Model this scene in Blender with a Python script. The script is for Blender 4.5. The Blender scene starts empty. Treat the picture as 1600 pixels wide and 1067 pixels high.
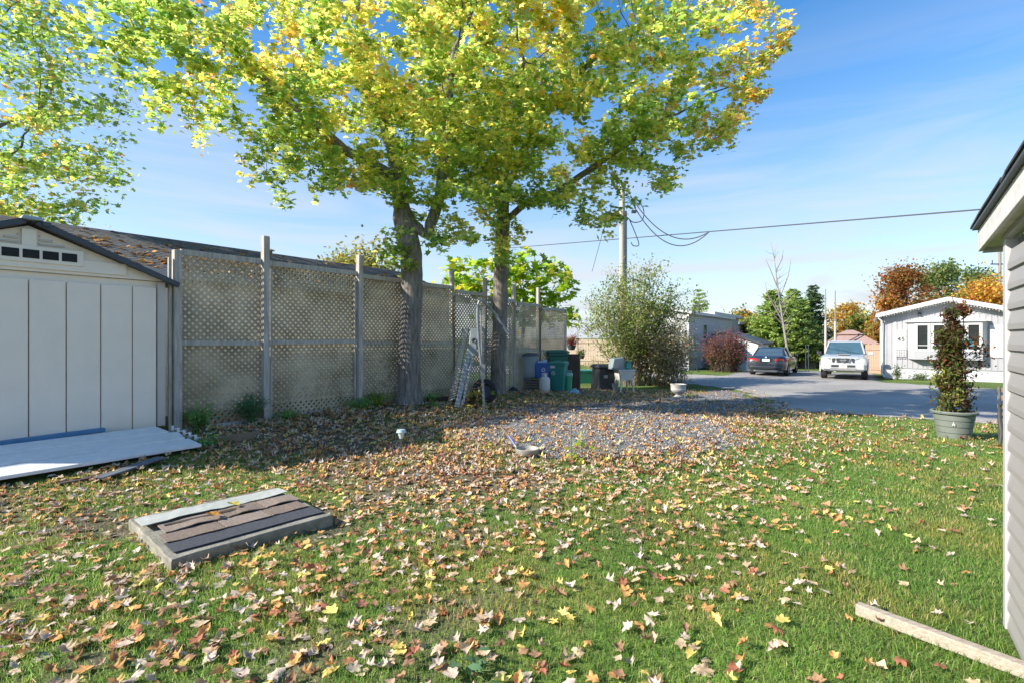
import bpy, math, random
import numpy as np
from mathutils import Vector, Matrix, Euler
from mathutils.kdtree import KDTree
from mathutils import noise as mn
random.seed(7); RNG = np.random.default_rng(7)
SC = bpy.context.scene
COL = SC.collection
# ------------------------------------------------------------------ camera, world, sun, exposure
CAMZ = 1.5
cd = bpy.data.cameras.new('camera'); cam = bpy.data.objects.new('camera', cd); COL.objects.link(cam)
cam.location = (0, 0, CAMZ); cam.rotation_euler = (math.radians(90), 0, 0)
cd.sensor_width = 36; cd.lens = 18; cd.shift_y = -5.5/1600; cd.clip_start = .05; cd.clip_end = 4000
SC.camera = cam
SUN_EL = math.radians(31); SUN_DIR = Vector((-.955, -.296, 0)).normalized()      # horizontal direction towards the sun
w = bpy.data.worlds.new('World'); SC.world = w; w.use_nodes = True
nt = w.node_tree; nt.nodes.clear(); N = nt.nodes.new; LK = nt.links.new
out = N('ShaderNodeOutputWorld'); bg = N('ShaderNodeBackground'); bg.inputs[1].default_value = .115
sky = N('ShaderNodeTexSky'); sky.sky_type = 'NISHITA'; sky.sun_disc = False
sky.sun_elevation = SUN_EL; sky.sun_rotation = math.atan2(SUN_DIR.x, SUN_DIR.y) % (2*math.pi)
sky.air_density = 1.0; sky.dust_density = .6; sky.ozone_density = 2.5
tc = N('ShaderNodeTexCoord'); mp = N('ShaderNodeMapping'); mp.inputs['Rotation'].default_value = (0, math.radians(9), math.radians(20)); mp.inputs['Scale'].default_value = (1.3, 1.3, 9)
nz = N('ShaderNodeTexNoise'); nz.inputs['Scale'].default_value = 1.6; nz.inputs['Detail'].default_value = 9; nz.inputs['Roughness'].default_value = .55; nz.inputs['Distortion'].default_value = .7
rp = N('ShaderNodeValToRGB'); rp.color_ramp.elements[0].position = .43; rp.color_ramp.elements[1].position = .70
rp.color_ramp.elements[1].color = (.72, .72, .72, 1)
sx = N('ShaderNodeSeparateXYZ'); mr = N('ShaderNodeMapRange'); mr.inputs[1].default_value = .54; mr.inputs[2].default_value = .0; mr.inputs[3].default_value = .0; mr.inputs[4].default_value = 1.0
mu = N('ShaderNodeMath'); mu.operation = 'MULTIPLY'; ad = N('ShaderNodeMath'); ad.operation = 'ADD'; ad.use_clamp = True
hz = N('ShaderNodeMapRange'); hz.inputs[1].default_value = .46; hz.inputs[2].default_value = .0; hz.inputs[3].default_value = .0; hz.inputs[4].default_value = .66
mx = N('ShaderNodeMixRGB'); mx.inputs[2].default_value = (3.1, 3.3, 3.6, 1)
LK(tc.outputs['Generated'], mp.inputs[0]); LK(mp.outputs[0], nz.inputs[0]); LK(nz.outputs[0], rp.inputs[0])
LK(tc.outputs['Generated'], sx.inputs[0]); LK(sx.outputs[2], mr.inputs[0]); LK(sx.outputs[2], hz.inputs[0])
LK(rp.outputs[0], mu.inputs[0]); LK(mr.outputs[0], mu.inputs[1]); LK(mu.outputs[0], ad.inputs[0]); LK(hz.outputs[0], ad.inputs[1])
hs = N('ShaderNodeHueSaturation'); hs.inputs[1].default_value = 1.33
LK(sky.outputs[0], hs.inputs['Color']); LK(hs.outputs[0], mx.inputs[1]); LK(ad.outputs[0], mx.inputs[0])
LK(mx.outputs[0], bg.inputs[0]); LK(bg.outputs[0], out.inputs[0])
sd = bpy.data.lights.new('sun', 'SUN'); sd.energy = 4.3; sd.angle = math.radians(.6); sd.color = (1, .93, .82)
so = bpy.data.objects.new('sun', sd); COL.objects.link(so)
sv = Vector((SUN_DIR.x*math.cos(SUN_EL), SUN_DIR.y*math.cos(SUN_EL), math.sin(SUN_EL)))
so.rotation_euler = sv.to_track_quat('Z', 'Y').to_euler(); so.location = sv*60
SC.view_settings.view_transform = 'Standard'; SC.view_settings.look = 'None'
SC.view_settings.exposure = 1.15; SC.view_settings.gamma = 1; SC.view_settings.use_curve_mapping = False
SC.render.engine = 'CYCLES'
SC.cycles.max_bounces = 10; SC.cycles.diffuse_bounces = 8; SC.cycles.transmission_bounces = 8; SC.cycles.transparent_max_bounces = 8

# ------------------------------------------------------------------ frames of reference
A = math.radians(55); DX, DY = math.cos(A), math.sin(A)          # lot direction (along the fence)
def LW(s, q, z=0.0): return Vector((s*DX+q*DY, s*DY-q*DX, z))    # lot coordinates -> world
def SQ(x, y): return x*DX+y*DY, x*DY-y*DX
def sst(t):
    t = np.clip(t, 0, 1); return t*t*(3-2*t)
def gz(x, y):
    s = x*DX+y*DY; q = x*DY-y*DX
    z = -.42*sst((s-7)/12) - .5*sst((s-30)/16) + .17*sst((-5.6-q)/2.2)*(1-sst((s-13)/6))
    z = z + .012*np.sin(x*1.7+1)*np.cos(y*1.3) * (1-sst((s-10)/5)) + .006*np.sin(x*4.1)*np.sin(y*3.7+2)* (1-sst((s-10)/5))
    return z
def gzf(x, y): return float(gz(x, y))
def P(px, py, Y): return Vector(((px-800)/800*Y, Y, CAMZ+(528-py)/800*Y))
def G(px, py, up=0.0):
    z = 0
    for _ in range(25):
        Y = (CAMZ-z-up)*800/(py-528); z = gzf((px-800)/800*Y, Y)
    return Vector(((px-800)/800*Y, Y, z))

# ------------------------------------------------------------------ materials
MATS = {}
def mat(name, col, rough=.7, var=.12, scale=6, bump=0, metal=0, col2=None, stretch=(1, 1, 1), coord='Object', detail=6, spec=.5, bscale=None, coat=0):
    if name in MATS: return MATS[name]
    m = bpy.data.materials.new(name); m.use_nodes = True; t = m.node_tree; b = t.nodes['Principled BSDF']
    b.inputs['Roughness'].default_value = rough; b.inputs['Metallic'].default_value = metal; b.inputs['Specular IOR Level'].default_value = spec
    b.inputs['Coat Weight'].default_value = coat
    c = t.nodes.new('ShaderNodeTexCoord'); mpn = t.nodes.new('ShaderNodeMapping'); mpn.inputs['Scale'].default_value = stretch
    n = t.nodes.new('ShaderNodeTexNoise'); n.inputs['Scale'].default_value = scale; n.inputs['Detail'].default_value = detail; n.inputs['Roughness'].default_value = .62
    r = t.nodes.new('ShaderNodeValToRGB'); r.color_ramp.elements[0].position = .3; r.color_ramp.elements[1].position = .7
    a = tuple(max(0, v*(1-var)) for v in col); d = col2 if col2 else tuple(min(1, v*(1+var)) for v in col)
    r.color_ramp.elements[0].color = (*a, 1); r.color_ramp.elements[1].color = (*d, 1)
    t.links.new(c.outputs[coord], mpn.inputs[0]); t.links.new(mpn.outputs[0], n.inputs[0]); t.links.new(n.outputs[0], r.inputs[0]); t.links.new(r.outputs[0], b.inputs[0])
    if bump:
        n2 = t.nodes.new('ShaderNodeTexNoise'); n2.inputs['Scale'].default_value = bscale or scale*3; n2.inputs['Detail'].default_value = 8
        t.links.new(mpn.outputs[0], n2.inputs[0])
        bp = t.nodes.new('ShaderNodeBump'); bp.inputs['Strength'].default_value = min(1, bump); bp.inputs['Distance'].default_value = .01*max(1, bump)
        t.links.new(n2.outputs[0], bp.inputs['Height']); t.links.new(bp.outputs[0], b.inputs['Normal'])
    MATS[name] = m; return m
def leafmat(name, trans=.45, rough=.6, spec=.3, val=1.9):
    if name in MATS: return MATS[name]
    m = bpy.data.materials.new(name); m.use_nodes = True; t = m.node_tree; b = t.nodes['Principled BSDF']
    b.inputs['Roughness'].default_value = rough; b.inputs['Specular IOR Level'].default_value = spec
    at = t.nodes.new('ShaderNodeAttribute'); at.attribute_name = 'Col'
    c = t.nodes.new('ShaderNodeTexCoord'); n = t.nodes.new('ShaderNodeTexNoise'); n.inputs['Scale'].default_value = 40; n.inputs['Detail'].default_value = 3
    mm = t.nodes.new('ShaderNodeMixRGB'); mm.blend_type = 'MULTIPLY'; mm.inputs[0].default_value = .2
    t.links.new(c.outputs['Object'], n.inputs[0]); t.links.new(at.outputs[0], mm.inputs[1]); t.links.new(n.outputs[0], mm.inputs[2]); t.links.new(mm.outputs[0], b.inputs[0])
    if trans > 0:
        tr = t.nodes.new('ShaderNodeBsdfTranslucent'); ms = t.nodes.new('ShaderNodeMixShader'); ms.inputs[0].default_value = trans
        g = t.nodes.new('ShaderNodeHueSaturation'); g.inputs['Saturation'].default_value = 1.0; g.inputs['Value'].default_value = val
        t.links.new(mm.outputs[0], g.inputs['Color']); t.links.new(g.outputs[0], tr.inputs[0])
        t.links.new(b.outputs[0], ms.inputs[1]); t.links.new(tr.outputs[0], ms.inputs[2]); t.links.new(ms.outputs[0], t.nodes['Material Output'].inputs[0])
    MATS[name] = m; return m

# ------------------------------------------------------------------ object helpers
def tag(o, label=None, cat=None, group=None, kind=None):
    if label: o['label'] = label
    if cat: o['category'] = cat
    if group: o['group'] = group
    if kind: o['kind'] = kind
    return o
def thing(name, label, cat, loc=(0, 0, 0), rz=0, group=None):
    o = bpy.data.objects.new(name, None); COL.objects.link(o); o.location = loc; o.rotation_euler = (0, 0, rz); o.empty_display_size = .2
    return tag(o, label, cat, group)
def link(name, me, parent=None, loc=None, rot=None):
    o = bpy.data.objects.new(name, me); COL.objects.link(o); o.parent = parent
    if loc is not None: o.location = loc
    if rot is not None: o.rotation_euler = rot
    return o
def copy_tree(o, parent=None):
    c = o.copy(); COL.objects.link(c); c.parent = parent
    for ch in list(o.children): copy_tree(ch, c)
    return c
class MB:
    """collects shapes, builds ONE mesh object"""
    def __init__(s): s.v = []; s.f = []
    def add(s, vs, fs, M=None):
        o = len(s.v)
        s.v += [tuple(M @ Vector(v)) if M is not None else tuple(v) for v in vs]; s.f += [tuple(i+o for i in f) for f in fs]; return s
    def box(s, c, d, M=None, taper=1.0):
        x, y, z = d[0]/2, d[1]/2, d[2]/2; t = taper
        vs = [(-x, -y, -z), (x, -y, -z), (x, y, -z), (-x, y, -z), (-x*t, -y*t, z), (x*t, -y*t, z), (x*t, y*t, z), (-x*t, y*t, z)]
        vs = [(a+c[0], b+c[1], e+c[2]) for a, b, e in vs]
        return s.add(vs, [(0, 3, 2, 1), (4, 5, 6, 7), (0, 1, 5, 4), (1, 2, 6, 5), (2, 3, 7, 6), (3, 0, 4, 7)], M)
    def bar(s, a, b, wd, th, up=(0, 0, 1), M=None):
        a = Vector(a); b = Vector(b); d = (b-a); L = d.length; d.normalize(); u = Vector(up); r = d.cross(u)
        if r.length < 1e-4: r = d.cross(Vector((1, 0, 0)))
        r.normalize(); u = r.cross(d).normalized(); r *= wd/2; u *= th/2
        vs = [a-r-u, a+r-u, a+r+u, a-r+u, b-r-u, b+r-u, b+r+u, b-r+u]
        return s.add(vs, [(0, 1, 2, 3), (7, 6, 5, 4), (0, 4, 5, 1), (1, 5, 6, 2), (2, 6, 7, 3), (3, 7, 4, 0)], M)
    def prism(s, poly, d, M=None):
        """poly: list of 3d points (planar), extruded by vector d"""
        n = len(poly); d = Vector(d); vs = [Vector(p) for p in poly]; vs += [p+d for p in vs]
        fs = [tuple(range(n-1, -1, -1)), tuple(range(n, 2*n))]+[(i, (i+1) % n, (i+1) % n+n, i+n) for i in range(n)]
        return s.add(vs, fs, M)
    def tube(s, pts, rad, n=8, cap=True, M=None):
        pts = [Vector(p) for p in pts]; rad = rad if hasattr(rad, '__len__') else [rad]*len(pts)
        vs = []; fs = []; ref = None
        for i, p in enumerate(pts):
            t = (pts[min(i+1, len(pts)-1)]-pts[max(i-1, 0)])
            t = t.normalized() if t.length > 0 else Vector((0, 0, 1))
            if ref is None: ref = t.orthogonal().normalized()
            ref = ref-t*ref.dot(t); ref = ref.normalized() if ref.length > 1e-5 else t.orthogonal().normalized()
            b = t.cross(ref)
            for k in range(n):
                a = 2*math.pi*k/n; vs.append(p+(ref*math.cos(a)+b*math.sin(a))*rad[i])
        for i in range(len(pts)-1):
            for k in range(n): fs.append((i*n+k, i*n+(k+1) % n, (i+1)*n+(k+1) % n, (i+1)*n+k))
        if cap: fs.append(tuple(range(n-1, -1, -1))); fs.append(tuple((len(pts)-1)*n+k for k in range(n)))
        return s.add(vs, fs, M)
    def lathe(s, prof, n=24, c=(0, 0, 0), M=None, sx=1, sy=1):
        vs = []; fs = []
        for r, z in prof:
            for k in range(n):
                a = 2*math.pi*k/n; vs.append((c[0]+r*math.cos(a)*sx, c[1]+r*math.sin(a)*sy, c[2]+z))
        for i in range(len(prof)-1):
            for k in range(n): fs.append((i*n+k, i*n+(k+1) % n, (i+1)*n+(k+1) % n, (i+1)*n+k))
        return s.add(vs, fs, M)
    def rings(s, rings, close=True, caps=True, M=None):
        n = len(rings[0]); vs = [p for r in rings for p in r]; fs = []
        for i in range(len(rings)-1):
            for k in range(n if close else n-1): fs.append((i*n+k, i*n+(k+1) % n, (i+1)*n+(k+1) % n, (i+1)*n+k))
        if caps: fs.append(tuple(range(n-1, -1, -1))); fs.append(tuple((len(rings)-1)*n+k for k in range(n)))
        return s.add(vs, fs, M)
    def mesh(s, name, m, smooth=False, off=None):
        me = bpy.data.meshes.new(name); v = s.v
        if off is not None: v = [(a-off[0], b-off[1], c-off[2]) for a, b, c in v]
        me.from_pydata(v, [], s.f); me.materials.append(m)
        if smooth: me.polygons.foreach_set('use_smooth', [True]*len(me.polygons))
        me.update(); return me
    def build(s, name, m, parent=None, smooth=False, off=None, bevel=0):
        o = link(name, s.mesh(name, m, smooth, off), parent)
        if bevel:
            b = o.modifiers.new('bevel', 'BEVEL'); b.width = bevel; b.segments = 2; b.limit_method = 'ANGLE'
        if smooth and not bevel:
            try:
                o.data.set_sharp_from_angle(angle=math.radians(40))
            except Exception: pass
        return o
def npmesh(name, V, F, m, cols=None, smooth=False):
    """V (n,3) F (k,3|4) numpy"""
    me = bpy.data.meshes.new(name); k = F.shape[1]
    me.vertices.add(len(V)); me.vertices.foreach_set('co', V.astype(np.float32).ravel())
    me.loops.add(F.size); me.loops.foreach_set('vertex_index', F.astype(np.int32).ravel())
    me.polygons.add(len(F)); me.polygons.foreach_set('loop_start', np.arange(0, F.size, k, dtype=np.int32))
    if cols is not None:
        at = me.color_attributes.new('Col', 'FLOAT_COLOR', 'POINT')
        c = np.ones((len(V), 4), np.float32); c[:, :3] = cols; at.data.foreach_set('color', c.ravel())
    me.materials.append(m)
    if smooth: me.polygons.foreach_set('use_smooth', np.ones(len(F), bool))
    me.update(calc_edges=True); return me
def rot_np(n, tilt, rng=RNG, normal=None):
    """random rotations: z axis tilted by about `tilt` (rad) from up, random spin"""
    az = rng.uniform(0, 2*np.pi, n); ti = np.abs(rng.normal(0, 1, n))*tilt; sp = rng.uniform(0, 2*np.pi, n)
    zx = np.sin(ti)*np.cos(az); zy = np.sin(ti)*np.sin(az); zz = np.cos(ti)
    Z = np.stack([zx, zy, zz], 1)
    X = np.stack([np.cos(sp), np.sin(sp), np.zeros(n)], 1); X -= Z*(X*Z).sum(1)[:, None]; X /= np.linalg.norm(X, axis=1)[:, None]
    Yv = np.cross(Z, X); return np.stack([X, Yv, Z], 2)       # columns
def scatter(tv, tf, pos, R, sc, cols):
    tv = np.asarray(tv, float); tf = np.asarray(tf, int); n = len(pos); k = len(tv)
    sc = np.asarray(sc);  sc = sc[:, None, None] if sc.ndim == 1 else sc[:, None, :]
    V = np.einsum('nij,nkj->nki', R, tv[None]*sc)+pos[:, None, :]
    F = (tf[None]+(np.arange(n)*k)[:, None, None]).reshape(-1, tf.shape[1])
    return V.reshape(-1, 3), F, np.repeat(cols, k, 0)
def pick(pal, n, rng=RNG, jit=.16):
    wts = np.array([p[1] for p in pal], float); wts /= wts.sum(); idx = rng.choice(len(pal), n, p=wts)
    c = np.array([p[0] for p in pal])[idx]; return np.clip(c*(1+rng.normal(0, jit, (n, 1)))*(1+rng.normal(0, jit*.4, (n, 3))), .005, .9)
def maple_leaf(curl=.15, seed=0):
    r = random.Random(seed)
    tips = [(-104, .66), (-54, .92), (0, 1.0), (54, .92), (104, .66)]; out = [(0, -.42)]
    ang = []
    for i, (a, R_) in enumerate(tips):
        R2 = R_*r.uniform(.9, 1.08)
        ang += [(a-14+r.uniform(-3, 3), R2*r.uniform(.66, .84)), (a, R2), (a+14+r.uniform(-3, 3), R2*r.uniform(.72, .84))]
        if i < 4: ang.append((a+26, r.uniform(.46, .60)))
    pts = []
    for a, R_ in ang:
        t = math.radians(a); x = math.sin(t)*R_*.62; y = math.cos(t)*R_*.62-.05
        pts.append((x, y))
    pts = [(0.02, -.5), *[(p[0], p[1]) for p in reversed(pts)], (-.02, -.5)]
    ph = r.uniform(0, 6.28); vs = [(0, -.06, 0)]
    for x, y in pts:
        rr = math.hypot(x, y); vs.append((x, y, curl*(rr*rr*1.6)+(abs(curl)*.5+.1)*math.sin(3*math.atan2(y, x)+ph)*rr+.5*abs(curl)*x*x*2))
    n = len(pts); fs = [(0, i+1, (i+1) % n+1) for i in range(n)]
    return vs, fs
def small_maple(curl=.12):
    pts = [(0, .62), (.13, .26), (.5, .36), (.27, .02), (.4, -.24), (.0, -.32), (-.4, -.24), (-.27, .02), (-.5, .36), (-.13, .26)]
    vs = [(0, 0, 0)]+[(x, y, -curl*(x*x+y*y)*2) for x, y in pts]; n = len(pts)
    return vs, [(0, (i+1) % n+1, i+1) for i in range(n)]
def maple_hi(seed, k1, k2, rip):
    r = random.Random(100+seed); _, _ = 0, 0
    vs, _f = maple_leaf(0, seed); out_ = vs[1:]; n_ = len(out_); a = r.uniform(0, 3.14); ca_, sa_ = math.cos(a), math.sin(a); ph = r.uniform(0, 6.28)
    def zf(x, y):
        u, v = x*ca_+y*sa_, -x*sa_+y*ca_; rr = math.hypot(x, y); return k1*u*u+k2*v*v*(1 if v > 0 else .2)+rip*math.sin(5*math.atan2(y, x)+ph)*rr*rr*1.8
    def bend(x, y):
        z = zf(x, y); sh = 1/(1+abs(z)*.7); return (x*sh, y*sh, z)
    V = [(0, -.06, 0)]+[bend(p[0]*.52, (p[1]+.06)*.52-.06) for p in out_]+[bend(p[0], p[1]) for p in out_]
    F = []
    for i in range(n_):
        j = (i+1) % n_; F += [(0, 1+i, 1+j), (1+i, 1+n_+i, 1+n_+j), (1+i, 1+n_+j, 1+j)]
    return V, F
OVAL = ([(0, -.5, 0), (.2, -.1, .05), (.16, .25, .04), (0, .5, -.05), (-.16, .25, .04), (-.2, -.1, .05)], [(0, 1, 5), (1, 2, 5), (2, 4, 5), (2, 3, 4)])
DIA = ([(0, -.5, 0), (.3, 0, .08), (0, .5, 0), (-.3, 0, .08)], [(0, 1, 2), (0, 2, 3)])

# ------------------------------------------------------------------ ground, road, drive
def inpoly(x, y, poly):
    x = np.asarray(x); y = np.asarray(y); ins = np.zeros(x.shape, bool); n = len(poly)
    for i in range(n):
        x0, y0 = poly[i]; x1, y1 = poly[(i+1) % n]
        if y0 == y1: continue
        c = ((y0 > y) != (y1 > y)) & (x < (x1-x0)*(y-y0)/(y1-y0)+x0); ins ^= c
    return ins
def vnoise(x, y, sc, seed=0):
    """value noise, vectorised"""
    x = np.asarray(x)*sc+seed*17.3+1000; y = np.asarray(y)*sc+seed*9.1+1000
    xi = np.floor(x).astype(np.int64); yi = np.floor(y).astype(np.int64); fx = x-xi; fy = y-yi; fx = fx*fx*(3-2*fx); fy = fy*fy*(3-2*fy)
    def h(a, b):
        v = (a*374761393+b*668265263+seed*1442695) & 0x7fffffff; v = ((v ^ (v >> 13))*1274126177) & 0x7fffffff; return ((v ^ (v >> 16)) & 0xffff)/65535.
    return (h(xi, yi)*(1-fx)+h(xi+1, yi)*fx)*(1-fy)+(h(xi, yi+1)*(1-fx)+h(xi+1, yi+1)*fx)*fy
def fbm(x, y, sc, seed=0): return vnoise(x, y, sc, seed)*.5+vnoise(x, y, sc*2.1, seed+3)*.3+vnoise(x, y, sc*4.3, seed+7)*.2
near_edge = [(-60, 66), (-20, 42), (-6, 31.5), (2, 26), (5.6, 23.2), (7.5, 21.6), (8.3, 18.5), (7.9, 15.4), (6.5, 13.2), (7.2, 12.2), (8.6, 11.5), (10.4, 10.4), (13.5, 8.0), (20, 3.3), (40, -11)]
far_edge = [(-50, 73), (-14, 46), (0, 34.5), (9.2, 27.4), (11.6, 25.5), (15.9, 22.6), (18.2, 19.3), (21.5, 15.6), (30, 9), (48, -4)]
ROADP = near_edge+far_edge[::-1]
DRV = [tuple(LW(s, q)[:2]) for s, q in ((26.5, -6.0), (43, -6.6), (43, .1), (28.2, .25), (24, .2), (24, -5))]
GPX = [(705, 662), (745, 646), (830, 640), (905, 628), (1000, 622), (1075, 612), (1130, 606), (1215, 634), (1205, 652), (1150, 690), (1070, 722), (1000, 748), (900, 742), (850, 716), (780, 700), (715, 685)]
GRAV = [tuple(G(a, b)[:2]) for a, b in GPX]
def polydist(x, y, poly):
    x = np.asarray(x, float); y = np.asarray(y, float); d = np.full(x.shape, 1e9); n = len(poly)
    for i in range(n):
        x0, y0 = poly[i]; x1, y1 = poly[(i+1) % n]; dx, dy = x1-x0, y1-y0
        t = np.clip(((x-x0)*dx+(y-y0)*dy)/(dx*dx+dy*dy+1e-9), 0, 1); d = np.minimum(d, np.hypot(x-x0-t*dx, y-y0-t*dy))
    return np.where(inpoly(x, y, poly), d, -d)
def gravel_mask(x, y): return polydist(x, y, GRAV)+(fbm(x, y, 1.1, 5)-.56)*2.6
def lawn_density(x, y):
    """how much grass grows here, 0..1"""
    s = x*DX+y*DY; q = x*DY-y*DX
    g = .50+.50*sst((q+4.2)/1.9); g = np.maximum(g, .85*sst((4.2-s)/1.6))
    patch = sst((fbm(x, y, .9, 2)-.34)/.16); g = g*(.12+.88*np.maximum(patch, sst((q+2.4)/1.4)))
    g = g*(1-.85*sst((gravel_mask(x, y)+.25)/.35)); return np.clip(g, 0, 1)
def axis(lo, hi, f0, f1, st, grow=1.25):
    a = list(np.arange(f0, f1+1e-6, st)); d = st
    while a[-1] < hi: d *= grow; a.append(min(a[-1]+d, hi))
    d = st; b = [a[0]]
    while b[-1] > lo: d *= grow; b.append(max(b[-1]-d, lo))
    return np.array(b[:0:-1]+a)
def grid_sheet(name, xs, ys, m, up=0, keep=None, attr=None):
    X, Y = np.meshgrid(xs, ys); Z = gz(X, Y)+up; V = np.stack([X.ravel(), Y.ravel(), Z.ravel()], 1); nx = len(xs)
    i, j = np.meshgrid(np.arange(len(xs)-1), np.arange(len(ys)-1)); a = (j*nx+i).ravel(); F = np.stack([a, a+1, a+nx+1, a+nx], 1)
    if keep is not None:
        c = V[F].mean(1); F = F[keep(c[:, 0], c[:, 1])]; u, inv = np.unique(F, return_inverse=True); V = V[u]; F = inv.reshape(F.shape)
    cols = attr(V[:, 0], V[:, 1]) if attr else None
    me = npmesh(name, V, F, m, cols, smooth=True); o = link(name, me); return o
def ground_material():
    m = bpy.data.materials.new('soil_and_turf'); m.use_nodes = True; t = m.node_tree; b = t.nodes['Principled BSDF']; b.inputs['Roughness'].default_value = .95; b.inputs['Specular IOR Level'].default_value = .15
    at = t.nodes.new('ShaderNodeAttribute'); at.attribute_name = 'Col'; sp = t.nodes.new('ShaderNodeSeparateColor')
    tcn = t.nodes.new('ShaderNodeTexCoord')
    def noise(sc, d=6):
        n = t.nodes.new('ShaderNodeTexNoise'); n.inputs['Scale'].default_value = sc; n.inputs['Detail'].default_value = d; t.links.new(tcn.outputs['Object'], n.inputs[0]); return n
    def ramp(n, a, b_, p0=.35, p1=.65):
        r = t.nodes.new('ShaderNodeValToRGB'); r.color_ramp.elements[0].position = p0; r.color_ramp.elements[1].position = p1; r.color_ramp.elements[0].color = (*a, 1); r.color_ramp.elements[1].color = (*b_, 1); t.links.new(n.outputs[0], r.inputs[0]); return r
    dirt = ramp(noise(9, 10), (.08, .062, .05), (.2, .16, .125)); grs = ramp(noise(14, 8), (.07, .11, .03), (.15, .22, .055)); big = ramp(noise(.5, 5), (.75, .75, .75), (1.2, 1.15, 1.0))
    mixn = t.nodes.new('ShaderNodeMixRGB'); t.links.new(at.outputs[0], sp.inputs[0]); t.links.new(sp.outputs[0], mixn.inputs[0]); t.links.new(dirt.outputs[0], mixn.inputs[1]); t.links.new(grs.outputs[0], mixn.inputs[2])
    mu2 = t.nodes.new('ShaderNodeMixRGB'); mu2.blend_type = 'MULTIPLY'; mu2.inputs[0].default_value = 1; t.links.new(mixn.outputs[0], mu2.inputs[1]); t.links.new(big.outputs[0], mu2.inputs[2]); t.links.new(mu2.outputs[0], b.inputs[0])
    bp = t.nodes.new('ShaderNodeBump'); bp.inputs['Strength'].default_value = .9; bp.inputs['Distance'].default_value = .03; n3 = noise(35, 8); t.links.new(n3.outputs[0], bp.inputs['Height']); t.links.new(bp.outputs[0], b.inputs['Normal'])
    return m
xs = axis(-1500, 1500, -9, 13, .16); ys = axis(-1500, 2500, 0, 20, .16)
g = grid_sheet('ground', xs, ys, ground_material(), attr=lambda x, y: np.stack([np.where(x*DX+y*DY > 17, 1, lawn_density(x, y))]*3, 1)); tag(g, kind='structure')
def stone_mat(name, cols, scale, rough=.9, bump=.6):
    m = bpy.data.materials.new(name); m.use_nodes = True; t = m.node_tree; b = t.nodes['Principled BSDF']; b.inputs['Roughness'].default_value = rough; b.inputs['Specular IOR Level'].default_value = .3
    tcn = t.nodes.new('ShaderNodeTexCoord'); v = t.nodes.new('ShaderNodeTexVoronoi'); v.inputs['Scale'].default_value = scale; t.links.new(tcn.outputs['Object'], v.inputs[0])
    sp = t.nodes.new('ShaderNodeSeparateColor'); t.links.new(v.outputs['Color'], sp.inputs[0])
    r = t.nodes.new('ShaderNodeValToRGB'); r.color_ramp.elements[0].color = (*cols[0], 1); r.color_ramp.elements[1].color = (*cols[-1], 1)
    for i, c in enumerate(cols[1:-1]): e = r.color_ramp.elements.new((i+1)/(len(cols)-1)); e.color = (*c, 1)
    t.links.new(sp.outputs[0], r.inputs[0])
    n = t.nodes.new('ShaderNodeTexNoise'); n.inputs['Scale'].default_value = .35; n.inputs['Detail'].default_value = 8; t.links.new(tcn.outputs['Object'], n.inputs[0])
    r2 = t.nodes.new('ShaderNodeValToRGB'); r2.color_ramp.elements[0].position = .35; r2.color_ramp.elements[1].position = .65; r2.color_ramp.elements[0].color = (.78, .77, .76, 1); r2.color_ramp.elements[1].color = (1.1, 1.08, 1.04, 1); t.links.new(n.outputs[0], r2.inputs[0])
    mu2 = t.nodes.new('ShaderNodeMixRGB'); mu2.blend_type = 'MULTIPLY'; mu2.inputs[0].default_value = 1; t.links.new(r.outputs[0], mu2.inputs[1]); t.links.new(r2.outputs[0], mu2.inputs[2]); t.links.new(mu2.outputs[0], b.inputs[0])
    bp = t.nodes.new('ShaderNodeBump'); bp.inputs['Strength'].default_value = bump; bp.inputs['Distance'].default_value = .01; t.links.new(v.outputs['Distance'], bp.inputs['Height']); t.links.new(bp.outputs[0], b.inputs['Normal'])
    return m
asph = stone_mat('pale_asphalt', [(.26, .25, .235), (.35, .335, .315), (.42, .40, .375)], 55)
rx = axis(-60, 48, -4, 20, .3); ry = axis(-11, 75, 7, 31, .3)
o = grid_sheet('road', rx, ry, asph, .012, keep=lambda x, y: polydist(x, y, ROADP)+(fbm(x, y, .9, 11)-.5)*.25 > 0); tag(o, kind='structure')
o = grid_sheet('driveway', np.arange(8, 28, .3), np.arange(20, 42, .3), stone_mat('grey_asphalt', [(.18, .18, .18), (.28, .275, .27), (.34, .33, .32)], 50), .008, keep=lambda x, y: polydist(x, y, DRV) > 0); tag(o, kind='structure')
gx = np.arange(-2.5, 8.6, .09); gy = np.arange(4.5, 19, .09)
o = grid_sheet('gravel_drive', gx, gy, stone_mat('blue_grey_gravel', [(.07, .08, .095), (.15, .16, .18), (.25, .25, .26), (.36, .35, .33)], 75, bump=1), .006, keep=lambda x, y: (gravel_mask(x, y) > 0) & (polydist(x, y, ROADP) < .1)); tag(o, kind='structure')
# loose stones
n = 60000; y_ = 5+np.sqrt(RNG.uniform(0, 1, n))*13; y_ = 5+13*RNG.uniform(0, 1, n)**1.3; x_ = RNG.uniform(-2.6, 8, n)
k = (gravel_mask(x_, y_)+RNG.normal(0, .12, n) > -.05); x_, y_ = x_[k], y_[k]; n = len(x_)
octv = [(1, 0, 0), (-1, 0, 0), (0, 1, 0), (0, -1, 0), (0, 0, .7), (0, 0, -.7)]; octf = [(0, 2, 4), (2, 1, 4), (1, 3, 4), (3, 0, 4), (2, 0, 5), (1, 2, 5), (3, 1, 5), (0, 3, 5)]
V, F, C_ = scatter(octv, octf[:], np.stack([x_, y_, gz(x_, y_)+.01], 1), rot_np(n, .8), RNG.uniform(.006, .019, (n, 1))*RNG.uniform(.7, 1.3, (n, 3)), pick([((.10, .11, .13), 3), ((.22, .23, .25), 4), ((.36, .355, .345), 3), ((.5, .48, .45), 1)], n))
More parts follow.
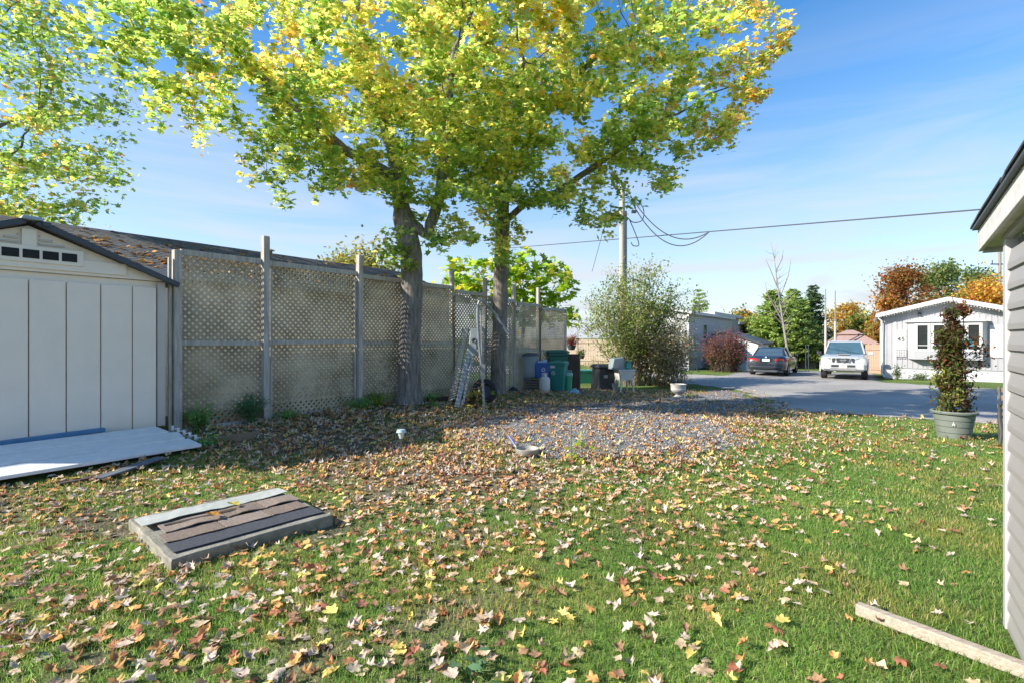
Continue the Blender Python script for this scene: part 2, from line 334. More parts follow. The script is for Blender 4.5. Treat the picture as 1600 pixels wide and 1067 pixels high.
o = link('gravel', npmesh('gravel', V, F, leafmat('stone_colour', 0, .85), C_)); tag(o, 'loose blue grey gravel of the parking spot', 'gravel', kind='stuff')

# ------------------------------------------------------------------ common materials
wood_grey = mat('weathered_wood', (.36, .33, .28), .85, .3, 5, .5, col2=(.54, .51, .46), stretch=(6, 6, .6))
lat_mat = mat('weathered_lattice', (.27, .22, .13), .9, .3, 1.6, .4, col2=(.54, .47, .34))
wood_brown = mat('brown_wood', (.2, .15, .1), .85, .3, 6, .4)
alu = mat('galvanised_metal', (.22, .235, .24), .45, .25, 10, .15, metal=.4)
bark = mat('maple_bark', (.14, .12, .10), .95, .45, 7, 1.0, col2=(.28, .25, .22), stretch=(3.2, 3.2, .55), bscale=9)
twig = mat('twig_bark', (.09, .07, .055), .9, .3, 8)
glass_dark = mat('dark_glass', (.02, .024, .026), .12, .3, 3, spec=.45)
white_trim = mat('white_trim', (.55, .55, .55), .5, .04, 4)
leaf_cr = leafmat('crown_leaf', .64, .5, .3, 2.15); leaf_gr = leafmat('fallen_leaf', .12, .75, .2); grass_m = leafmat('grass_blade', .45, .6, .25); fol = leafmat('foliage_leaf', .4, .6, .25)
soil = mat('dark_soil', (.05, .035, .025), .95, .4, 20, .6)

# ------------------------------------------------------------------ lattice fence
def clipped(p, d, x0, x1, z0, z1):
    """clip an infinite line to a rectangle"""
    t0, t1 = -1e9, 1e9
    for c, dd, lo, hi in ((p[0], d[0], x0, x1), (p[1], d[1], z0, z1)):
        a, b = (lo-c)/dd, (hi-c)/dd
        if a > b: a, b = b, a
        t0, t1 = max(t0, a), min(t1, b)
    return t0, t1
def lattice_mb(x0, x1, z0, z1, y=0, pitch=.068, wid=.040, th=.007, jit=0):
    m = MB(); r2 = math.sqrt(.5)
    for layer, (sx_, yy) in enumerate(((1, y), (-1, y+th+.001))):
        d = (r2, r2*sx_); nrm = (-d[1], d[0]); ext = (x1-x0)+(z1-z0); k = int(ext/pitch)+2; cx, cz = (x0+x1)/2, (z0+z1)/2
        for i in range(-k, k+1):
            off = i*pitch+random.uniform(-.003, .003)
            p = (cx+nrm[0]*off, cz+nrm[1]*off); t0, t1 = clipped(p, d, x0, x1, z0, z1)
            if t1-t0 < .05: continue
            t0 += wid*.3; t1 -= wid*.3
            a = (p[0]+d[0]*t0, yy, p[1]+d[1]*t0); b = (p[0]+d[0]*t1, yy, p[1]+d[1]*t1); m.bar(a, b, wid, th, up=(0, 1, 0))
    return m
FQ = -8.10
fo = LW(0, FQ, 0)
fence = thing('lattice_fence', 'tall weathered grey wooden lattice fence running behind the two maples', 'fence', fo, A)
# local frame: x = along the lot (s), y = away from the camera side (-q)
bays = [(3.22, 4.50, 2.72), (4.50, 6.37, 2.72), (6.37, 7.77, 2.70), (7.77, 9.16, 2.68), (9.16, 10.44, 2.60), (10.44, 11.74, 2.52), (11.74, 13.01, 2.45), (13.01, 14.57, 2.38)]
for i, (a, b, top) in enumerate(bays):
    mid, bot = top-1.30, top-2.54; rf = 1 if i < 2 else 0
    for z0, z1 in ((mid+.02, top-.03), (bot+.03, mid-.02)):
        o = lattice_mb(a+.02, b-.02, z0, z1, y=.0, pitch=.072, wid=.036).build('lattice', lat_mat, fence); o['kind'] = 'stuff'
    yr = -.028 if rf else .032
    for nm, zc, hgt, dz in (('top_rail', top, .085, 0), ('middle_rail', mid, .075, 0), ('bottom_rail', bot, .085, 0)):
        if i >= 2 and nm == 'top_rail': yr2, th_ = -.012, .07
        else: yr2, th_ = yr, .036
        if nm == 'bottom_rail' and i >= 4: continue
        MB().bar((a+.05, yr2-(.012 if rf or nm == 'top_rail' else 0), zc+random.uniform(-.01, .01)), (b-.05, yr2-(.012 if rf or nm == 'top_rail' else 0), zc+random.uniform(-.012, .01)), th_, hgt).build(nm, wood_grey, fence, bevel=.004)
posts = [(3.22, 2.74, -.05, .1), (4.50, 3.14, -.075, .1), (6.37, 3.08, -.07, .1), (7.77, 2.72, .06, .08), (9.16, 3.13, .06, .09), (10.44, 3.03, .06, .09), (11.74, 2.98, .06, .09), (13.01, 3.0, .06, .09), (14.57, 2.42, .0, .08)]
for s, top, y, wd in posts:
    c = LW(s, FQ); z0 = gzf(c.x, c.y)-.15
    MB().box((s, y, (z0+top)/2), (wd, wd, top-z0)).build('post', wood_grey, fence, bevel=.006)
for s in (3.13, 4.61, 6.28): MB().box((s, -.045, 1.4), (.04, .035, 2.45)).build('stile', wood_grey, fence, bevel=.003)
for s in (9.17, 13.02): MB().box((s, -.02, 1.35), (.03, .03, 2.3)).build('stile', wood_brown, fence, bevel=.003)
MB().box((3.9, -.07, .13), (1.3, .04, .16)).build('kick_board', wood_grey, fence, bevel=.004)
MB().box((5.45, -.05, .12), (1.8, .03, .12)).build('kick_board', wood_grey, fence, bevel=.004)

# ------------------------------------------------------------------ resin shed on the left
shed = thing('resin_shed', 'beige resin garden shed with charcoal roof trim and small dark windows', 'shed', LW(1.65, -8.0, .0), A)
beige = mat('beige_resin', (.84, .74, .62), .55, .04, 3, .15, bscale=120); beige_d = mat('taupe_resin', (.52, .47, .42), .55, .04, 3); char = mat('charcoal_resin', (.045, .055, .07), .5, .2, 5)
W2 = 1.41; ZB, ZW, ZR = .29, 2.27, 2.84
pw = .34
for i in range(-4, 4):
    a, b = i*pw, (i+1)*pw
    a = max(a, -W2+.11); b = min(b, W2-.11)
    MB().box(((a+b)/2, .02, (ZB+ZW-.28)/2+.06), (b-a-.012, .04, ZW-ZB-.02)).build('wall_panel', beige, shed, bevel=.006)
for sgn in (-1, 1):
    MB().box((sgn*(W2-.052), .018, (ZB+ZW)/2), (.095, .05, ZW-ZB-.01)).build('corner_trim', beige_d, shed, bevel=.008)
def roofz(x): return ZR-(ZR-ZW)*abs(x)/W2
MB().prism([(-W2, .012, ZW+.005), (W2, .012, ZW+.005), (0, .012, ZR-.04)], (0, .04, 0)).build('gable', beige, shed)
MB().box((0, 0, 2.385), (1.9, .03, .15)).build('header_panel', beige, shed, bevel=.005)
for sgn in (-1, 1):
    for k2 in range(3):
        z = 2.60+k2*.045; x1 = (ZR-.09-z)/(ZR-ZW)*W2
        MB().bar((sgn*.09, .0, z), (sgn*(x1-.05), .0, z), .02, .022).build('louvre', beige_d, shed)
MB().box((0, -.012, 2.66), (.13, .03, .2)).build('ridge_post', beige, shed, bevel=.004)
wf = MB().box((0, -.024, 2.47), (1.0, .02, .19)).build('window_frame', beige, shed, bevel=.006)
for k2 in range(5):
    x = -.335+k2*.174
    if -.5 < x < .5: MB().box((x, -.036, 2.47), (.145, .006, .10)).build('pane', mat('smoked_pane', (.015, .017, .018), .5, .3, 12, spec=.2), wf)
MB().box((0, .75, 1.3), (2.7, 1.38, 1.94)).build('side_walls', beige, shed)
for sgn in (-1, 1):
    a = (0, 0, ZR); b = (sgn*(W2+.13), 0, ZW-.055)
    sl = MB().prism([(0, -.07, ZR), (b[0], -.07, b[2]), (b[0], -.07, b[2]+.055), (0, -.07, ZR+.06)], (0, 1.6, 0)).build('roof_panel', char, shed, bevel=.01)
    MB().bar((sgn*.05, -.095, ZR-.0), (b[0], -.095, b[2]+.015), .045, .075, up=(0, 0, 1)).build('roof_trim', char, shed, bevel=.012)
MB().box((.0, -.09, ZR+.03), (.2, .16, .04), taper=.8).build('ridge_cap', mat('grey_cap', (.35, .38, .4), .5), shed, bevel=.008)
MB().box((.13, -.11, ZR-.02), (.08, .06, .05)).build('ridge_lug', char, shed, bevel=.006)
MB().box((0, .7, .15), (2.7, 1.4, .26)).build('base', wood_brown, shed)

# ------------------------------------------------------------------ neighbour's home behind the fence
nb = thing('neighbour_house', 'long low house with dark shingle roof scattered with leaves behind the lattice fence', 'house', LW(0, -9.9, 0), A)
QE, QR, ZE, ZT = -9.55, -12.3, 2.62, 3.58; S0, S1 = -6.0, 11.5
vinyl = mat('cream_siding', (.86, .84, .78), .6, .06, 3)
wl = MB()
for i in range(14):
    z = .1+i*.18; wl.add([(S0+.3, 0, z), (S1-.3, 0, z), (S1-.3, -.02, z), (S0+.3, -.02, z), (S0+.3, 0, z+.18), (S1-.3, 0, z+.18)], [(0, 1, 2, 3), (3, 2, 5, 4)])
for i in range(22):
    z = .1+i*.15; d = max(.3, 5.2-max(0, z-2.6)*2*2.75/.96); c = 2.65
    wl.add([(S1-.3, c-d/2, z), (S1-.3, c+d/2, z), (S1-.28, c+d/2, z), (S1-.28, c-d/2, z), (S1-.3, c-d/2, z+.15), (S1-.3, c+d/2, z+.15)], [(0, 1, 2, 3), (3, 2, 5, 4)])
wl.build('wall', vinyl, nb)
yE, yR = -(QE+9.9), -(QR+9.9)       # local y of eave and ridge
MB().prism([(S0, yE, ZE), (S0, yR, ZT), (S0, 2*yR-yE, ZE), (S0, 2*yR-yE, ZE-.06), (S0, yR, ZT-.06), (S0, yE, ZE-.06)], (S1-S0, 0, 0)).build('roof', mat('roof_deck', (.06, .06, .06), .9), nb)
MB().bar((S0, yE-.02, ZE-.06), (S1, yE-.02, ZE-.06), .02, .14).build('fascia', mat('fascia_grey', (.4, .4, .4), .6), nb)
sh_m = [mat('shingle_slate', (.085, .085, .09), .95, .4, 30, .5), mat('shingle_grey', (.12, .12, .12), .95, .4, 30, .5), mat('shingle_brown', (.10, .09, .08), .95, .4, 30, .5)]
sl = Vector((0, yR-yE, ZT-ZE)); SL = sl.length; sdir = sl.normalized(); pit = math.atan2(ZT-ZE, yR-yE)
me_sh = []
for mm in sh_m: me_sh.append(MB().box((0, .085, .004), (.322, .17, .009)).mesh('shingle', mm))
cands = []
rows = int(SL/.145)
for r in range(rows+1):
    for c in range(int((S1+1.5)/.33)):
        s = -1.4+c*.33+(r % 2)*.165; cands.append((s, r*.145))
cands.sort(key=lambda t: (t[0]-1)**2+(t[1]-1.5)**2)
stf = MB()
for i, (s, t) in enumerate(cands):
    p = Vector((s, yE, ZE))+sdir*t; M_ = Matrix.Translation(p+Vector((0, 0, .006)))@Euler((pit-.035, 0, 0)).to_matrix().to_4x4()
    if i < 290: link('shingle', me_sh[random.choice((0, 0, 1, 2))], nb, p+Vector((0, 0, .006)), (pit-.035, 0, random.uniform(-.01, .01)))
    else: stf.box((0, .085, .004), (.322, .17, .009), M=M_)
o = stf.build('shingles', sh_m[0], nb); o['kind'] = 'stuff'
MB().prism([(S0, yR-.14, ZT-.035), (S0, yR, ZT+.03), (S0, yR+.14, ZT-.035)], (S1-S0, 0, 0)).build('ridge_cap', sh_m[0], nb)
MB().tube([(1.0, yR-.35, 3.3), (1.0, yR-.35, 3.75)], .045, 10).build('vent_pipe', mat('vent_pipe', (.3, .3, .3), .5), nb)
mvp = MB().box((5.2, yR+.3, 3.5), (.2, .2, .16)).box((5.2, yR+.3, 3.6), (.26, .26, .03)); mvp.build('roof_vent', char, nb)

# ------------------------------------------------------------------ siding building at the right edge
rb = thing('siding_outbuilding', 'grey vinyl sided outbuilding with dark roof edge at the right edge of the lawn', 'outbuilding', LW(0, .59, 0), A)
sid = mat('grey_vinyl', (.27, .26, .26), .5, .05, 2.5, .12, bscale=60); sidw = mat('white_vinyl_trim', (.4, .4, .41), .45, .05, 4)
bd = MB().add([(-3.6, 0, 0), (3.60, 0, 0), (3.60, .017, .002), (-3.6, .017, .002), (3.60, .017, .03), (-3.6, .017, .03), (3.60, .003, .104), (-3.6, .003, .104)], [(3, 2, 1, 0), (5, 4, 2, 3), (7, 6, 4, 5), (1, 6, 7, 0)]).mesh('siding_board', sid)
for i in range(19): link('siding_board', bd, rb, (0, 0, .01+i*.102))
MB().box((0, -1.2, 1.0), (7.16, 2.3, 1.98)).build('wall', sid, rb)
MB().box((3.625, .0, 1.0), (.055, .05, 2.06)).build('corner_trim', sidw, rb, bevel=.004)
# roof: rises towards -s ; rake overhang .12, eave overhang .22
def rz_(s): return 2.05+(4.0-s)*.074
MB().bar((3.66, .012, rz_(3.66)-.05), (-3.4, .012, rz_(-3.4)-.05), .03, .05).build('frieze_trim', sidw, rb)
so_ = MB()
for i in range(24):
    s = 3.92-i*.15; so_.prism([(s, .065, rz_(s)-.045), (s-.143, .065, rz_(s-.143)-.045), (s-.143, -.05, rz_(s-.143)-.045), (s, -.05, rz_(s)-.045)], (0, 0, .008))
so_.build('soffit', mat('soffit_cream', (.5, .49, .42), .6, .1, 6), rb)
MB().bar((3.97, .072, rz_(3.97)+.005), (-3.4, .072, rz_(-3.4)+.005), .02, .125).build('fascia', mat('aged_white', (.55, .55, .54), .6, .2, 14), rb, bevel=.004)
MB().box((3.97, -1.23, rz_(3.97)-.02), (.03, 2.58, .09)).build('eave_fascia', mat('aged_white', (.5,)*3), rb, bevel=.003)
MB().bar((3.97, .082, rz_(3.97)+.075), (-3.4, .082, rz_(-3.4)+.075), .05, .014).build('drip_edge', char, rb)
dk = MB()
for i in range(26):
    s = 4.02-i*.14
    dk.prism([(s, .11+random.uniform(-.008, .008), rz_(s)+.088), (s-.30, .11, rz_(s-.3)+.088+.012), (s-.30, -2.4, rz_(s-.3)+.1), (s, -2.4, rz_(s)+.088)], (0, 0, .012))
for i in range(18): rr = dk
rb_roof = dk.build('roof', mat('black_shingle', (.035, .038, .05), .9, .4, 30, .5), rb)

# ------------------------------------------------------------------ maples by space colonisation
def colonise(seeds, attr, step=.2, infl=1.6, kill=.38, iters=90):
    nodes = []; par = []; rad = {}
    for path in seeds:
        pi, pts = path['parent'], path['pts']
        prev = pi
        for i, p in enumerate(pts):
            p = Vector(p)
            if prev is not None and len(nodes):
                a = nodes[prev]; d = (p-a).length; k_ = max(1, int(d/step))
                for j in range(1, k_+1):
                    nodes.append(a.lerp(p, j/k_)+Vector((random.uniform(-.012, .012), random.uniform(-.012, .012), 0))); par.append(prev); prev = len(nodes)-1
            else: nodes.append(p); par.append(-1); prev = 0
        path['end'] = prev
    alive = [Vector(a) for a in attr]
    for it in range(iters):
        kd = KDTree(len(nodes))
        for i, p in enumerate(nodes): kd.insert(p, i)
        kd.balance(); acc = {}; keep = []
        for a in alive:
            co, idx, d = kd.find(a)
            if d < kill: continue
            keep.append(a)
            if d < infl or it < 25: acc.setdefault(idx, []).append((a-co).normalized())
        alive = keep
        if not acc or len(nodes) > 9000: break
        add = 0
        for idx, ds in acc.items():
            v = sum(ds, Vector())/len(ds)
            if v.length < .1: continue
            v = (v.normalized()+Vector((random.gauss(0, .16), random.gauss(0, .16), random.gauss(.03, .12)))).normalized()
            nodes.append(nodes[idx]+v*step); par.append(idx); add += 1
        if not add: break
    return nodes, par
def tree_mesh(nodes, par, tip=.0045, expo=2.25, rmax=.25, trunk_nodes=0, flare=0):
    n = len(nodes); ch = [[] for _ in range(n)]
    for i, p in enumerate(par):
        if p >= 0: ch[p].append(i)
    r = np.zeros(n)
    for i in range(n-1, -1, -1):
        r[i] = (sum(r[c]**expo for c in ch[i]))**(1/expo) if ch[i] else tip
    r *= 1.0; k = rmax/r[0]; r = np.where(r > .010, .010+(rmax-.010)*((r-.010).clip(0)/(r[0]-.010))**1.22, r)
    z0 = nodes[0].z
    mb = MB()
    started = set()
    def chain(i0, parent):
        pts = []; rr = []
        if parent is not None: pts.append(nodes[parent]); rr.append(min(r[parent], r[i0]*1.15))
        i = i0
        while True:
            pts.append(nodes[i]); rr.append(r[i]*(1+flare*math.exp(-(nodes[i].z-z0)/.22)) if flare else r[i])
            if not ch[i]: break
            c = sorted(ch[i], key=lambda c_: -r[c_])
            for o_ in c[1:]: stack.append((o_, i))
            i = c[0]
        m_ = rr[min(1, len(rr)-1)]; sides = 16 if m_ > .12 else 9 if m_ > .04 else 5 if m_ > .012 else 3
        mb.tube(pts, rr, sides, cap=False)
    stack = [(0, None)]
    while stack: a, b = stack.pop(); chain(a, b)
    return mb, r, ch
def in_ell(ells, n):
    pts = []; vol = np.array([e[3]*e[4]*e[5] for e in ells]); wts = vol/vol.sum()
    for e, w_ in zip(ells, wts):
        m = int(n*w_)+8; u = RNG.normal(0, 1, (m, 3)); u /= np.linalg.norm(u, axis=1)[:, None]; u *= RNG.uniform(.15, 1, (m, 1))**(1/3)
        pts.append(u*np.array(e[3:6])+np.array(e[0:3]))
    return np.concatenate(pts)
SM = small_maple()
def maple(label, seeds, ells, nattr, nleaf, rmax, pal_fn, leaf=.125, flare=.55, spread=.24, name='maple_tree'):
    base = Vector(seeds[0]['pts'][0]); t = thing(name, label, 'tree', base)
    at = in_ell(ells, nattr); at = at[(at[:, 2] > 2.6)]
    # gaps: drop attractors in a noisy field so the crown has layers and holes
    keep = np.array([mn.noise(Vector((p[0]*.55, p[1]*.55, p[2]*1.1))) > -.2 for p in at]); at = at[keep]
    nodes, par = colonise(seeds, at)
    mb, r, ch = tree_mesh(nodes, par, rmax=rmax, flare=flare)
    mb.build('trunk', bark, t, smooth=True, off=base)
    idx = np.array([i for i in range(len(nodes)) if r[i] < .011 and nodes[i].z > 2.5]); npn = np.array([tuple(nodes[i]) for i in idx])
    ii = RNG.integers(0, len(idx), nleaf); pos = npn[ii]+RNG.normal(0, spread*.5, (nleaf, 3))*np.array([1, 1, .55]); pos[:, 2] -= .05
    R = rot_np(nleaf, .75); cols = pal_fn(pos)
    V, F, C_ = scatter(SM[0], SM[1], pos-np.array(base), R, RNG.uniform(.5, 1.3, nleaf)*leaf*1.05, cols)
    o = link('crown', npmesh('crown', V, F, leaf_cr, C_), t); o['kind'] = 'stuff'
    return t
GRN = [((.17, .27, .06), 4), ((.29, .38, .08), 4), ((.42, .48, .10), 4)]
YEL = [((.55, .55, .13), 4), ((.68, .60, .15), 4), ((.45, .49, .11), 3), ((.70, .50, .16), 1.2)]
ORG = [((.60, .38, .10), 4), ((.55, .28, .08), 2), ((.62, .48, .10), 3)]
def mixpal(pos, fy, fo_):
    n = len(pos); a, b, c = pick(GRN, n), pick(YEL, n), pick(ORG, n); u = RNG.uniform(0, 1, n)
    nz_ = np.array([mn.noise(Vector((p[0]*.8, p[1]*.8, p[2]*.9))) for p in pos]) if n < 60000 else 0
    fy = np.clip(fy+nz_*.8, 0, 1); fo_ = np.clip(fo_+nz_*.25, 0, 1)
    return np.where((u < fo_)[:, None], c, np.where((u < fo_+fy*(1-fo_))[:, None], b, a))
def pal1(p):
    fy = .28+.13*(p[:, 2]-5)+.10*(p[:, 1]-10.3); return mixpal(p, np.clip(fy, .05, .85), np.clip(.03+.03*(p[:, 2]-6), 0, .15))
def pal2(p):
    fy = .32+.10*(p[:, 2]-5.5)+.07*(p[:, 1]-12); return mixpal(p, np.clip(fy, .08, .8), np.clip(.02+.30*(p[:, 0]-3.6), .02, .75))
b1 = gzf(-2.12, 10.55)
seeds1 = [dict(parent=None, pts=[(-2.14, 10.55, b1-.08), (-2.12, 10.55, b1+.25), (-2.1, 10.56, 1.4), (-2.07, 10.6, 2.6), (-2.08, 10.6, 3.2), (-2.3, 10.65, 4.2), (-2.5, 10.7, 5.3), (-3.05, 10.8, 7.2), (-3.3, 10.9, 8.4)])]
m1 = maple('grey barked maple with forked trunk nearer the shed, its crown green and yellow', seeds1+[
    dict(parent=18, pts=[(-1.75, 10.55, 3.6), (-1.45, 10.5, 4.5), (-1.35, 10.5, 5.6), (-1.2, 10.5, 7.4)]),
    dict(parent=22, pts=[(-3.3, 10.1, 5.2), (-4.6, 9.6, 6.3), (-5.4, 9.3, 7.0)])],
    [(-2.1, 10.6, 7.6, 3.7, 2.7, 3.3), (-4.7, 9.3, 6.1, 2.6, 2.0, 1.35), (-5.8, 8.6, 6.5, 1.6, 1.5, .8), (-3.5, 9.6, 4.7, 1.6, 1.3, .85), (-1.4, 10.2, 4.1, 1.5, 1.1, 1.0), (-1.9, 9.8, 3.5, .9, .5, .7), (-2.6, 9.9, 4.0, .8, .6, .7), (-1.2, 9.9, 3.9, 1.0, .6, .6), (-2.3, 10.0, 5.4, 2.0, 1.5, 1.2)],
    2600, 33000, .225, pal1, leaf=.12)
b2 = gzf(-.35, 13.0)
m2 = maple('straight single trunk maple beside the bins, its spreading crown tipped with orange', [
    dict(parent=None, pts=[(-.42, 13.0, b2-.08), (-.36, 13.0, b2+.3), (-.30, 13.0, 2.4), (-.24, 13.0, 4.4), (-.18, 13.0, 5.4), (-.1, 12.9, 6.6), (.3, 12.8, 8.4)]),
    dict(parent=21, pts=[(.3, 12.9, 4.85), (1.15, 12.8, 5.15), (2.4, 12.3, 5.9), (3.6, 11.8, 6.6)]),
    dict(parent=25, pts=[(.6, 12.3, 6.6), (1.8, 11.6, 7.8), (3.0, 11.4, 8.6)])],
    [(.5, 12.3, 8.0, 4.0, 2.7, 3.4), (3.1, 11.3, 6.7, 2.55, 2.0, 1.5), (4.6, 11.0, 7.6, 1.35, 1.5, 1.3), (1.9, 11.5, 4.9, 2.1, 1.6, 1.1), (3.0, 11.4, 5.6, 1.4, 1.2, .9), (0.1, 11.8, 4.8, 1.4, 1.2, 1.1), (-.2, 12.2, 3.9, .8, .6, .6)],
    2600, 36000, .185, pal2, leaf=.122)
def pal3(p): return mixpal(p, np.full(len(p), .02), np.full(len(p), .06))
m3 = maple('leafy tree leaning in at the upper left above the shed roof', [dict(parent=None, pts=[(-13.0, 12.0, .1), (-12.9, 12.0, 3.0), (-12.4, 11.9, 6.0)])],
    [(-12.2, 11.6, 7.0, 3.3, 3.0, 3.6), (-10.3, 10.6, 4.9, 1.9, 1.6, 1.3)], 1500, 15000, .2, pal3, leaf=.13, spread=.4)

# ------------------------------------------------------------------ generic trees, bushes
def broadleaf(label, x, y, h, rx, pal, n=2200, leaf=.22, zlow=.25, z0=None, name='broadleaf_tree', trunk_r=.16, oval=1.0, cat='tree', group=None):
    z0 = gzf(x, y) if z0 is None else z0; base = Vector((x, y, z0)); t = thing(name, label, cat, base, group=group)
    mb = MB(); mb.tube([(0, 0, -.1), (.05, 0, h*.3), (0, .1, h*.75)], [trunk_r*1.2, trunk_r*.8, trunk_r*.2], 8)
    n = int(n*1.7); K = 44; cl = []
    for _ in range(K):
        a = random.uniform(0, 6.28); u = random.uniform(-1, 1); rr = math.sqrt(1-u*u)*random.uniform(.45, 1); zc = h*(zlow+(1-zlow)*.5)+u*h*(1-zlow)*.44
        cl.append((math.cos(a)*rx*rr*.85, math.sin(a)*rx*rr*.85*oval, zc))
    for c in cl[::2]: mb.tube([(0, 0, h*random.uniform(.2, .5)), (c[0]*.5, c[1]*.5, c[2]*.85), c], [trunk_r*.35, trunk_r*.18, .012], 4)
    mb.build('trunk', twig, t)
    cl = np.array(cl); per = n//K; csz = RNG.uniform(.16, .34, K)*rx
    pos = np.concatenate([cl[i]+RNG.normal(0, 1, (per, 3))*np.array([csz[i], csz[i], csz[i]*.7]) for i in range(K)])
    ck = np.repeat(RNG.normal(1, .12, K), per)[:, None]
    V, F, C_ = scatter(DIA[0], DIA[1], pos, rot_np(len(pos), .9), RNG.uniform(.6, 1.3, len(pos))*leaf, pick(pal, len(pos))*ck)
    o = link('crown', npmesh('crown', V, F, fol, C_), t); o['kind'] = 'stuff'; return t
def conifer(label, x, y, h, rx, pal, z0=None, bare=.1, n=26, open_=1.0, droop=.15, seedk=0):
    z0 = gzf(x, y) if z0 is None else z0; t = thing('conifer_tree', label, 'tree', (x, y, z0)); mb = MB(); mb.tube([(0, 0, -.1), (0, 0, h*.95)], [h*.018+.03, .015], 7)
    P_ = []; S_ = []
    for i in range(n):
        f = bare+(1-bare)*i/n; z = f*h; rr = rx*(1-f)**.7*random.uniform(.75, 1.2)+.12; m = max(4, int(7*open_))
        for k_ in range(m):
            a = random.uniform(0, 6.28); r_ = rr*random.uniform(.6, 1.1); e = (math.cos(a)*r_, math.sin(a)*r_, z+r_*random.uniform(-droop, .35))
            if k_ % 2 == 0: mb.tube([(0, 0, z), e], [.03, .008], 3)
            q_ = max(8, int(r_*44)); tt = RNG.uniform(.2, 1.05, q_)[:, None]; P_.append(np.array([[0, 0, z]])*(1-tt)+np.array([e])*tt+RNG.normal(0, .05+rr*.05, (q_, 3))*[1, 1, .5])
    mb.build('trunk', twig, t); pos = np.concatenate(P_)
    V, F, C_ = scatter(DIA[0], DIA[1], pos, rot_np(len(pos), .5), np.stack([RNG.uniform(.12, .3, len(pos))*(.5+rx*.2)]*3, 1), pick(pal, len(pos)))
    o = link('crown', npmesh('crown', V, F, fol, C_), t); o['kind'] = 'stuff'; return t
def shrub(name, label, x, y, stems, h, spread, nl, leaf, pal, tpl=OVAL, z0=None, cat='shrub', low=.35, r0=.018, curve=.6, jit=.12, up=.0, tilt=.8, mtw=None, basef=.12, group=None):
    z0 = gzf(x, y) if z0 is None else z0; t = thing(name, label, cat, (x, y, z0), group=group); mb = MB(); P_ = []
    for i in range(stems):
        a = random.uniform(0, 6.28); rr = spread*math.sqrt(random.uniform(.02, 1)); hh = h*random.uniform(.62, 1.0)*(1-.35*(rr/spread)**2)
        bs = rr*basef; c = [(math.cos(a)*bs, math.sin(a)*bs, 0)]
        for k_ in range(1, 7):
            f = k_/6; b_ = f**(1+curve*.6)*(1-basef)+basef; c.append((math.cos(a)*rr*b_+random.gauss(0, .02*h), math.sin(a)*rr*b_+random.gauss(0, .02*h), up+hh*(f-.12*curve*f*f)))
        mb.tube(c, [r0*(1-.8*k_/6) for k_ in range(7)], 4)
        c = np.array(c)
        for _ in range(4):       # side twigs
            k_ = random.randint(2, 5); d_ = np.array([random.gauss(0, 1), random.gauss(0, 1), random.uniform(.1, 1.2)]); d_ /= np.linalg.norm(d_); e = c[k_]+d_*h*random.uniform(.1, .22)
            mb.tube([tuple(c[k_]), tuple(e)], [r0*.35, r0*.12], 3)
            q_ = int(nl/stems*.14); tt = RNG.uniform(.15, 1, (q_, 1)); P_.append(c[k_]*(1-tt)+e*tt+RNG.normal(0, jit*.7, (q_, 3)))
        q_ = int(nl/stems*.44); f = low+(1-low)*RNG.uniform(0, 1, q_)**.8; ix = f*6; i0 = np.minimum(ix.astype(int), 5); fr = (ix-i0)[:, None]
        P_.append(c[i0]*(1-fr)+c[i0+1]*fr+RNG.normal(0, jit, (q_, 3)))
    mb.build('stems', mtw or twig, t); pos = np.concatenate(P_); pos[:, 2] = np.maximum(pos[:, 2], .04+up*.9)
    V, F, C_ = scatter(tpl[0], tpl[1], pos, rot_np(len(pos), tilt), RNG.uniform(.6, 1.3, len(pos))*leaf, pick(pal, len(pos)) if not callable(pal) else pal(pos))
    o = link('foliage', npmesh('foliage', V, F, fol, C_), t); o['kind'] = 'stuff'; return t
PG = [((.10, .17, .04), 3), ((.16, .22, .06), 3), ((.07, .11, .03), 2)]; PY = [((.45, .36, .06), 3), ((.32, .33, .07), 3), ((.45, .24, .05), 1)]
PO = [((.55, .28, .05), 4), ((.60, .40, .07), 3), ((.42, .17, .05), 2)]; PR = [((.36, .12, .05), 4), ((.42, .22, .07), 3), ((.18, .16, .04), 3)]
PPINE = [((.30, .42, .10), 3), ((.44, .52, .14), 3), ((.17, .26, .08), 2)]; PSPR = [((.10, .18, .09), 3), ((.15, .24, .10), 2)]
def at(px, Y): return (px-800)/800*Y
def ht(py, Y, x=None):  # height of a thing whose top shows at row py
    z = CAMZ+(528-py)/800*Y; return z-gzf(x if x is not None else 0, Y)
def bt(label, px, py, Y, rpx, pal, **kw):
    x = at(px, Y); return broadleaf(label, x, Y, ht(py, Y, x), rpx/800*Y, pal, **kw)
bt('rounded yellow green tree peeking over the middle of the fence', 566, 394, 36, 66, [((.26, .25, .06), 3), ((.36, .30, .07), 3), ((.15, .17, .05), 2)], n=6500, leaf=.32)
bt('orange tinted tree behind the roofs left of the pines', 1160, 488, 62, 30, PO+PG, leaf=.4)
bt('dull green tree behind the flat roofed homes beside the pines', 1182, 496, 58, 24, PG+PY, leaf=.4)
bt('golden tree rising behind the two bare poles', 1322, 468, 52, 24, PY+PO, n=1800, leaf=.3, oval=.8)
bt('sparse pinkish tree right of the two bare poles', 1340, 474, 58, 20, [((.42, .28, .18), 2), ((.4, .33, .1), 2)], n=900, leaf=.28)
bt('green and yellow tree above the gazebo roof', 1350, 492, 48, 30, PG+PY, n=2200, leaf=.32)
bt('rusty red maple left of the white house gable', 1413, 418, 44, 40, PR, n=5200, leaf=.27)
bt('smaller orange red tree beside the eave of the white house', 1386, 462, 42, 22, PR+PO, n=1800, leaf=.27)
bt('tall light green tree behind the white house gable', 1468, 412, 50, 34, [((.2, .25, .08), 3), ((.13, .19, .06), 3), ((.28, .28, .08), 1)], n=4200, leaf=.3)
